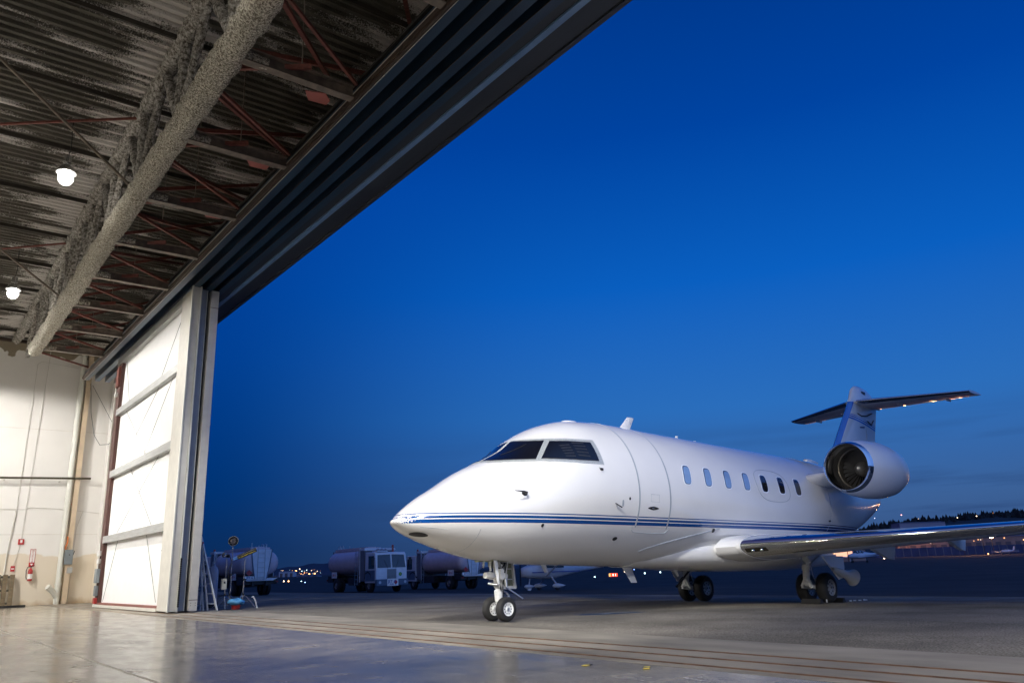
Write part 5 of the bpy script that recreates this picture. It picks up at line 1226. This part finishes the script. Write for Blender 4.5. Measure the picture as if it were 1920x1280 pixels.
bm = BM(); tube(bm, [(.08, 0, .0), (-.04, -.06, .02)], .06, 12); obj('housing', bm, blackm, t, 40)
bm = BM(); lathe(bm, [(0, .02), (.03, .07), (.09, .085), (.09, .08)], (-.04, -.06, .02), (-.9, -.4, .1), 16); obj('reflector', bm, steel, t, 40)
bm = BM(); tube(bm, [(.1, 0, 0), (.2, 0, -.2), (.08, 0, -.5), (.14, .02, -.8), (.02, 0, -.9)], .012, 6); obj('cable', bm, blackm, t, 40)
t = thing('lamp_head', 'round ring shaped lamp dish with a cream rim, on top of the tallest light stand', 'lamp head', (9.33, 27.6, 2.08))
vd = (-.32, -.94, -.05)
bm = BM(); lathe(bm, [(0, .15), (.0, .165), (-.06, .15), (-.1, .09), (-.1, 0)], (0, 0, .08), vd, 28); obj('dish', bm, mat('dish_cream', (.5, .47, .36), .35, .3), t, 40)
bm = BM(); lathe(bm, [(-.02, 0), (-.02, .10), (-.05, .12)], (0, 0, .08), vd, 28); obj('lens', bm, mat('lens_grey', (.2, .17, .16), .15, coat=.5), t, 40)
bm = BM(); lathe(bm, [(.004, .118), (.01, .12), (.004, .15)], (0, 0, .08), vd, 28); obj('ring', bm, dkmetal, t, 40)
bm = BM(); tube(bm, [(0, 0, -.2), (0, 0, -.06)], .02, 8); obj('stem', bm, steel, t, 40)
t = thing('lamp_head', 'long black tube shaped lamp tilted upward to the right, on the right light stand', 'lamp head', (9.52, 26.9, 1.68))
bm = BM(); tube(bm, [(-.22, .1, -.08), (.32, -.12, .17)], .07, 14); obj('tube', bm, blackm, t, 40)
bm = BM(); tube(bm, [(-.34, .15, -.135), (-.22, .1, -.08)], [.05, .07], 14); obj('head', bm, mat('lamp_blue_glass', (.15, .35, .8), .1, .4), t, 40)
bm = BM(); bar(bm, (-.2, .03, -.09), (.28, -.18, .12), .02, .01); obj('trim', bm, yellow, t, 0)
t = thing('covered_bucket', 'round light blue cover over a red bucket on the ground between the light stands', 'bucket', (9.2, 26.6, G(9.2)))
bm = BM(); lathe(bm, [(0, 0), (0, .13), (.16, .15)], (0, 0, 0), (0, 0, 1), 20); obj('bucket', bm, red, t, 40)
bm = BM(); ball(bm, (0, 0, .22), .27, (1, 1, .42), 24)
for v in bm.verts: v.co.z += .02 * math.sin(v.co.x * 25) ; v.co.z = max(v.co.z, .13)
obj('cover', bm, blueplastic, t, 50)
t = thing('tripod_foot', 'bright bent white tube standing on the ground right of the light stands', 'tube', (9.98, 26.9, G(10)))
bm = BM(); tube(bm, [(-.17, 0, .36), (-.11, 0, .35), (-.03, 0, .2), (.03, 0, .0)], .025, 8); obj('tube', bm, whitep, t, 40)

#@@FARTHINGS
def lamp_dot(loc, r, col, s, label, group):
    key = 'lit_%0.2f_%0.2f_%0.2f_%g' % (*col, s)
    m_ = mat(key, col, .5, var=0, emit=col, es=s)
    bm = BM(); ball(bm, (0, 0, 0), r, seg=10); obj('light', bm, m_, label=label, cat='light', loc=loc, group=group, smooth=60)
W_ = (1, .72, .48); O_ = (1, .42, .15); C_ = (.65, .95, 1.); B_ = (.25, .4, 1.)
town = [(540, 1077, 2.1, O_), (543, 1074.5, 2.1, W_), (555, 1070, 1.6, O_), (528, 1076.5, 1.6, W_), (568, 1077, 1.0, W_), (580, 1076, 1.8, O_), (590, 1075, 1.5, O_), (562, 1066, 1.0, W_), (575, 1068, .8, C_), (600, 1076, .9, W_), (545, 1079, 1.2, O_), (566, 1070, .8, C_), (584, 1069, .7, W_), (551, 1077, .8, C_), (535, 1073, .9, W_), (571, 1073, .8, O_), (595, 1070, .7, W_),
        (1690, 965, .9, (1, .4, .35)), (1795, 970, .8, W_), (1831, 967, .9, W_), (1640, 971, .7, (.7, .7, 1)), (1722, 972, .5, W_), (1862, 961, .4, O_)]
rt = random.Random(11)
for k in range(12):
    u_ = 1685 + 235 * rt.random(); town.append((u_, 1012 + 11 * rt.random() - .05 * (u_ - 1685), .35 + .3 * rt.random(), rt.choice((W_, O_, O_))))
for k in range(34):
    u_ = 524 + 78 * rt.random(); town.append((u_, 1067.5 + 9 * rt.random() - .02 * (u_ - 524), .35 + .45 * rt.random() ** 2, rt.choice((W_, O_, O_, C_))))
for (u, v, s_, c) in town:
    p = onray(u, v, (760 if v < 990 else 385) if u > 1600 else 1250)
    lamp_dot(p, s_ * (.55 if u > 1600 else .8), c, 5 * s_, 'tiny town light on the far dark hillside near the horizon', 'tiny town lights on the horizon')
for (u, off, s_, c) in ((532, 10.8, 1.0, W_), (541, 11.1, 1.2, O_), (565, 11.9, .7, C_), (572, 14.2, .8, B_), (1150, 20.8, 1, O_), (1115, 23.6, 1, C_), (1171, 15.6, 1, W_), (1189, 12.2, .7, B_), (1202, 11.7, .7, B_), (1210, 12.0, .9, W_), (1209, 19.9, 1.1, C_), (1238, 19., 1.1, C_), (1371, 13.2, 1.2, W_), (1434, 16.9, 1.1, B_), (1658, 7.9, 1.1, W_), (1848, 4, .8, W_), (1853, 6.5, 1.0, O_), (1818, 4, .6, C_), (1875, 5, .5, C_)):
    if u == 1150: continue
    hy = 1077.2 + (u - 560) * (1029.4 - 1077.2) / (1900 - 560)
    D = (1.73 - .3) * 1480 / off
    p = onray(u, hy + off, D)
    lamp_dot(p, .00065 * D * s_, c, 10, 'small airfield ground light on the dark field', 'airfield ground lights')
# lit red sign on the field
p = onray(1150, 1077, 105)
t = thing('airfield_sign', 'low lit red and yellow airfield sign on the dark field under the jet', 'sign', (p.x, p.y, G(p.x)), (0, 0, -yaw))
bm = BM(); b2(bm, -.55, .55, -.08, .08, p.z - G(p.x) - .2, p.z - G(p.x) + .2); obj('panel', bm, mat('sign_red_lit', (.9, .05, .02), .5, emit=(1, .06, .02), es=2.2), t, 0)
bm = BM(); b2(bm, -.6, -.38, -.09, -.081, p.z - G(p.x) - .2, p.z - G(p.x) + .2); obj('lit_patch', bm, mat('sign_yellow_lit', (.9, .5, .1), .5, emit=(1, .5, .15), es=1.5), t, 0)
bm = BM(); b2(bm, -.1, .02, -.09, -.081, p.z - G(p.x) - .14, p.z - G(p.x) + .14); b2(bm, .25, .33, -.09, -.081, p.z - G(p.x) - .14, p.z - G(p.x) + .14); obj('lit_character', bm, mat('sign_white_lit', (1, .8, .8), .5, emit=(1, .7, .6), es=3), t, 0)
bm = BM(); b2(bm, -.4, -.34, -.04, .04, 0, p.z - G(p.x)); b2(bm, .34, .4, -.04, .04, 0, p.z - G(p.x)); obj('leg', bm, alu, t, 0)
# far terminal hangars, right
def building(label, u0, u1, vt, D, z0, m_, roofh=.6):
    a = onray(u0, vt, D); b_ = onray(u1, vt, D)
    top = (a.z + b_.z) / 2; d = Vector((b_.x - a.x, b_.y - a.y, 0)); L_ = d.length; ang = math.atan2(d.y, d.x); c = (a + b_) / 2
    t = thing('far_building', label, 'building', (c.x, c.y, z0), (0, 0, ang))
    h = top - z0
    bm = BM(); b2(bm, -L_ / 2, L_ / 2, 0, 12, 0, h); obj('wall', bm, m_, t, 0)
    bm = BM(); prism(bm, [(-L_ / 2 - .3, -.4, h), (-L_ / 2 - .3, 6, h + roofh * 2), (-L_ / 2 - .3, 12.4, h)], (L_ + .6, 0, 0)); obj('roof', bm, mat('far_roof', (.14, .15, .2), .7), t, 0)
    n = int(L_ / 5)
    for k in range(n):
        bm = BM(); x_ = -L_ / 2 + (k + .5) * L_ / n; b2(bm, x_ - 1.5, x_ + 1.5, -.06, 0, 0, h * .7); obj('door', bm, mat('far_door', (.16, .12, .12), .6), t, 0)
    return t, c, ang, h
farw = mat('far_wall_tan', (.42, .26, .20), .7, var=.25, vscale=.3)
building('long low far hangar lit orange, seen under the jet wing', 1681, 1778, 1013, 420, -.75, farw)
building('low far terminal building behind the lit lamps at right', 1786, 1935, 1006, 430, -.75, farw, 1.0)
building('pale flat roofed far building in front of the dark trees, above the jet wing', 1686, 1772, 979, 520, -.75, mat('far_wall_pale', (.35, .36, .44), .7), .3)
building('low pale far building under the left hills, between the fuel trucks', 523, 551, 1071, 900, -.75, mat('far_wall_white', (.5, .5, .55), .7), .3)
building('second low dim far building beside the pale one under the left hills', 556, 596, 1079, 600, -.75, mat('far_wall_dim', (.2, .22, .3), .7), .2)
small_low_wing(336.7, 131.3, R(168), .95, 'tiny far airplane lit orange, beside the bright far lamps')
def far_lamp(u, v, D, s_, label, power):
    p = onray(u, v, D); z0 = -.75
    t = thing('apron_lamp', label, 'street lamp', (p.x, p.y, z0), group='bright sodium lamps on the far apron')
    bm = BM(); tube(bm, [(0, 0, 0), (0, 0, p.z - z0)], .1, 8); obj('pole', bm, dkmetal, t, 40)
    bm = BM(); ball(bm, (0, 0, p.z - z0), .8 * s_); obj('lamp_globe', bm, mat('sodium_lit', (1, .6, .3), .5, emit=(1, .55, .25), es=45), t, 60)
    ld = bpy.data.lights.new('lamp_light', 'POINT'); ld.energy = power; ld.color = (1, .45, .18); ld.shadow_soft_size = .6
    lo = bpy.data.objects.new('lamp_light', ld); COL.objects.link(lo); lo.parent = t; lo.location = (-.9, 0, p.z - z0 + .1)
far_lamp(1805, 1013, 330, 1.35, 'brightest far lamp, glaring left of the orange lit airplane', 6000)
far_lamp(1858, 1004, 320, 1.2, 'bright far lamp right of the orange lit tail', 5000)
far_lamp(1841, 1005, 318, .8, 'far lamp close to the orange lit tail', 2500)
far_lamp(1748, 1015, 400, .6, 'faint far lamp at the end of the long orange hangar', 3000)
far_lamp(1700, 1010, 405, .01, 'unseen wall lamp at the left end of the long orange hangar', 3000)
# light glow on the far airplane windows behind small plane: lit tent-like hangar
t = thing('far_building', 'small bright lit far hangar just behind the parked white propeller plane', 'building', tuple(onray(1588, 1031, 240).xy) + (-.75,), (0, 0, R(-38)))
bm = BM(); b2(bm, -5.5, 5.5, 0, 9, 0, 3.4); obj('wall', bm, farw, t, 0)
bm = BM(); b2(bm, -5, 1.5, -.08, -.01, 1.2, 3.1); obj('lit_opening', bm, mat('lit_opening', (1, .6, .4), .5, emit=(1, .5, .28), es=1.3), t, 0)
bm = BM(); b2(bm, -5.8, 5.8, -.3, 9.3, 3.4, 3.7); obj('roof', bm, MATS['far_roof'], t, 0)
# far low fence line across the field
bm = BM()
a = onray(1668, 1030, 415); b_ = onray(1925, 1024, 395)
d = (b_ - a); d.z = 0
# dark wood on the right hillside
foliage = mat('dark_conifers', (.014, .019, .020), .9, var=.3, vscale=.1)
bm = BM(); rnd = random.Random(3)
def cone(bm, p, r, h, n=6):
    top = bm.verts.new((p[0], p[1], p[2] + h)); ring = []
    for k in range(n):
        a = 2 * PI * k / n + rnd.random(); rr_ = r * (.7 + .5 * rnd.random()); ring.append(bm.verts.new((p[0] + rr_ * math.cos(a), p[1] + rr_ * math.sin(a), p[2])))
    for k in range(n): bm.faces.new([ring[k], ring[(k + 1) % n], top])
def ridge_v(u):
    return float(np.interp(u, [1560, 1640, 1700, 1760, 1820, 1860, 1920, 2100], [1012, 982, 973, 969, 962, 957, 957, 950]))
for k in range(3200):
    u = 1540 + 560 * rnd.random(); D = 840 + 160 * rnd.random()
    base = onray(u, ridge_v(u) + 6 + 40 * rnd.random() ** 1.5, D)
    h = 5 + 7 * rnd.random() ** 2.5; w = 2.2 + 2.6 * rnd.random()
    for q in range(3): cone(bm, (base.x, base.y, base.z - 3 + q * h * .2), w * (1 - q * .2), h * (.9 - q * .2))
obj('conifer_wood', bm, foliage, label='dark far-off conifer wood along the right skyline', cat='trees', kind='stuff', smooth=0, norm=False)
bm = BM()
prev = None
for k in range(60):
    u = 1480 + 700 * k / 59
    t0 = onray(u, ridge_v(u) + 8, 870); back = onray(u, ridge_v(u) + 2, 1400)
    f0 = onray(u, 1046, 560)
    cur = [bm.verts.new((f0.x, f0.y, -1.2)), bm.verts.new((t0.x, t0.y, max(t0.z, -1))), bm.verts.new((back.x, back.y, max(-1, t0.z))), bm.verts.new((back.x, back.y, -2))]
    if prev:
        for q in range(3): bm.faces.new([prev[q], prev[q + 1], cur[q + 1], cur[q]])
    prev = cur
obj('hills', bm, foliage, kind='structure', smooth=0)
a = onray(1640, 1028.5, 395); b_ = onray(2000, 1017.5, 395); d = b_ - a; c = (a + b_) / 2
t = thing('boundary_fence', 'long low dark blue fence across the far side of the airfield at right', 'fence', (c.x, c.y, -.75), (0, 0, math.atan2(d.y, d.x)))
bm = BM(); b2(bm, -d.length / 2, d.length / 2, 0, .3, 0, c.z + .75); obj('panel', bm, mat('fence_blue', (.05, .07, .16), .8, var=.2, vscale=.2), t, 0)
for k in range(24):
    bm = BM(); x_ = -d.length / 2 + (k + .5) * d.length / 24; b2(bm, x_ - .1, x_ + .1, -.1, -.01, 0, c.z + .85); obj('post', bm, boxgrey, t, 0)
for k, u in enumerate((1945, 1975, 2000, 2040, 2090, 2120, 2180, 2230, 2300, 2360, 2450, 2520, 2650, 2800, 3000, 3300)):
    hy = 1077.2 + (u - 560) * (1029.4 - 1077.2) / 1340
    lamp_dot(onray(u, hy - 10 - 6 * math.sin(k * 2.3), 260), 1.0 + .5 * math.sin(k * 1.7), O_ if k % 3 else W_, 30, 'warm apron lamp far off, beyond the right edge of the view', 'warm apron lamps beyond the right edge')
bm = BM(); prev = None
for k in range(160):
    u = -100 + 1500 * k / 159
    hh = 6 + 13 * math.exp(-((u - 590) / 110) ** 2) + 2 * math.sin(u / 23) * math.exp(-((u - 600) / 200) ** 2) + 1.2 * math.sin(u / 7)
    if u > 720: hh = 4 + 2 * math.sin(u / 31)
    hy = 1077.2 + (u - 560) * (1029.4 - 1077.2) / 1340
    t0 = onray(u, hy - hh, 1600); f0 = onray(u, hy + 2, 1200); bk = onray(u, hy - hh, 2600)
    cur = [bm.verts.new((f0.x, f0.y, -1.2)), bm.verts.new(t0), bm.verts.new((bk.x, bk.y, t0.z)), bm.verts.new((bk.x, bk.y, -3))]
    if prev:
        for q in range(3): bm.faces.new([prev[q], prev[q + 1], cur[q + 1], cur[q]])
    prev = cur
obj('hills', bm, mat('far_hill', (.02, .03, .06), .9), kind='structure', smooth=0)

#@@WORLD
w = bpy.data.worlds.new('World'); scene.world = w; w.use_nodes = True
N = w.node_tree.nodes; L = w.node_tree.links
bg = N['Background']; 
tc = N.new('ShaderNodeTexCoord')
sep = N.new('ShaderNodeSeparateXYZ'); L.new(tc.outputs['Generated'], sep.inputs[0])
def vec_dot(v):
    n = N.new('ShaderNodeVectorMath'); n.operation = 'DOT_PRODUCT'; L.new(tc.outputs['Generated'], n.inputs[0]); n.inputs[1].default_value = v; return n.outputs['Value']
ramp = N.new('ShaderNodeValToRGB'); cr = ramp.color_ramp
L.new(sep.outputs['Z'], ramp.inputs[0])
stops = [(0.0, (.006, .026, .09)), (.03, (.003, .026, .11)), (.10, (.0, .033, .17)), (.25, (.0, .048, .28)), (.45, (.0, .055, .355)), (.70, (.0, .034, .235)), (1.0, (.0, .015, .12))]
while len(cr.elements) < len(stops): cr.elements.new(.5)
for e, (p, c) in zip(cr.elements, stops): e.position = p; e.color = (*c, 1)
# afterglow towards the right of the view
glowdir = Vector((.85, .486, .204)).normalized()
mr = N.new('ShaderNodeMapRange'); mr.interpolation_type = 'SMOOTHSTEP'; mr.inputs[1].default_value = .72; mr.inputs[2].default_value = 1.0; L.new(vec_dot(glowdir), mr.inputs[0])
ra2 = N.new('ShaderNodeValToRGB'); c2 = ra2.color_ramp; L.new(sep.outputs['Z'], ra2.inputs[0])
st2 = [(0.0, (.035, .075, .20)), (.06, (.045, .12, .31)), (.18, (.024, .155, .50)), (.33, (.003, .115, .53)), (.5, (0, .058, .36)), (.7, (0, .03, .21)), (1, (0, .015, .12))]
while len(c2.elements) < len(st2): c2.elements.new(.5)
for e, (p, c) in zip(c2.elements, st2): e.position = p; e.color = (*c, 1)
mix = N.new('ShaderNodeMix'); mix.data_type = 'RGBA'; L.new(mr.outputs[0], mix.inputs[0]); L.new(ramp.outputs[0], mix.inputs[6]); L.new(ra2.outputs[0], mix.inputs[7])
# lilac afterglow behind the hangar
mb = N.new('ShaderNodeMapRange'); mb.interpolation_type = 'SMOOTHSTEP'; mb.inputs[1].default_value = .1; mb.inputs[2].default_value = 1.0; L.new(vec_dot(Vector((-.6, -.45, .66)).normalized()), mb.inputs[0])
mix2 = N.new('ShaderNodeMix'); mix2.data_type = 'RGBA'; L.new(mb.outputs[0], mix2.inputs[0]); L.new(mix.outputs[2], mix2.inputs[6]); mix2.inputs[7].default_value = (.09, .07, .13, 1)
# thin cloud streaks low over the horizon
mpn = N.new('ShaderNodeMapping'); mpn.inputs['Scale'].default_value = (1.2, 1.2, 16); mpn.inputs['Rotation'].default_value = (R(3), R(-3), 0); L.new(tc.outputs['Generated'], mpn.inputs[0])
cn = N.new('ShaderNodeTexNoise'); cn.inputs['Scale'].default_value = 2.6; cn.inputs['Detail'].default_value = 5; cn.inputs['Roughness'].default_value = .55; L.new(mpn.outputs[0], cn.inputs['Vector'])
cm = N.new('ShaderNodeMapRange'); cm.inputs[1].default_value = .48; cm.inputs[2].default_value = .68; cm.inputs[3].default_value = 0; cm.inputs[4].default_value = .8; L.new(cn.outputs['Fac'], cm.inputs[0])
ce = N.new('ShaderNodeMapRange'); ce.inputs[1].default_value = .17; ce.inputs[2].default_value = .04; L.new(sep.outputs['Z'], ce.inputs[0])
cmul = N.new('ShaderNodeMath'); cmul.operation = 'MULTIPLY'; L.new(cm.outputs[0], cmul.inputs[0]); L.new(ce.outputs[0], cmul.inputs[1])
cmg = N.new('ShaderNodeMath'); cmg.operation = 'MULTIPLY'; L.new(cmul.outputs[0], cmg.inputs[0]); L.new(mr.outputs[0], cmg.inputs[1])
mix3 = N.new('ShaderNodeMix'); mix3.data_type = 'RGBA'; L.new(cmg.outputs[0], mix3.inputs[0]); 
ms = N.new('ShaderNodeMapRange'); ms.interpolation_type = 'SMOOTHSTEP'; ms.inputs[1].default_value = .3; ms.inputs[2].default_value = 1.0; L.new(vec_dot(Vector((.12, -.9, .42)).normalized()), ms.inputs[0])
mix4 = N.new('ShaderNodeMix'); mix4.data_type = 'RGBA'; L.new(ms.outputs[0], mix4.inputs[0]); L.new(mix2.outputs[2], mix4.inputs[6]); mix4.inputs[7].default_value = (.15, .32, .85, 1)
L.new(mix4.outputs[2], mix3.inputs[6]); mix3.inputs[7].default_value = (.015, .045, .15, 1)
L.new(mix3.outputs[2], bg.inputs[0]); bg.inputs[1].default_value = 1.0
scene.view_settings.view_transform = 'Standard'; scene.view_settings.look = 'None'; scene.view_settings.exposure = 0; scene.view_settings.gamma = 1
scene.cycles.max_bounces = 6; scene.cycles.sample_clamp_indirect = 6
try: scene.cycles.use_denoising = True
except Exception: pass
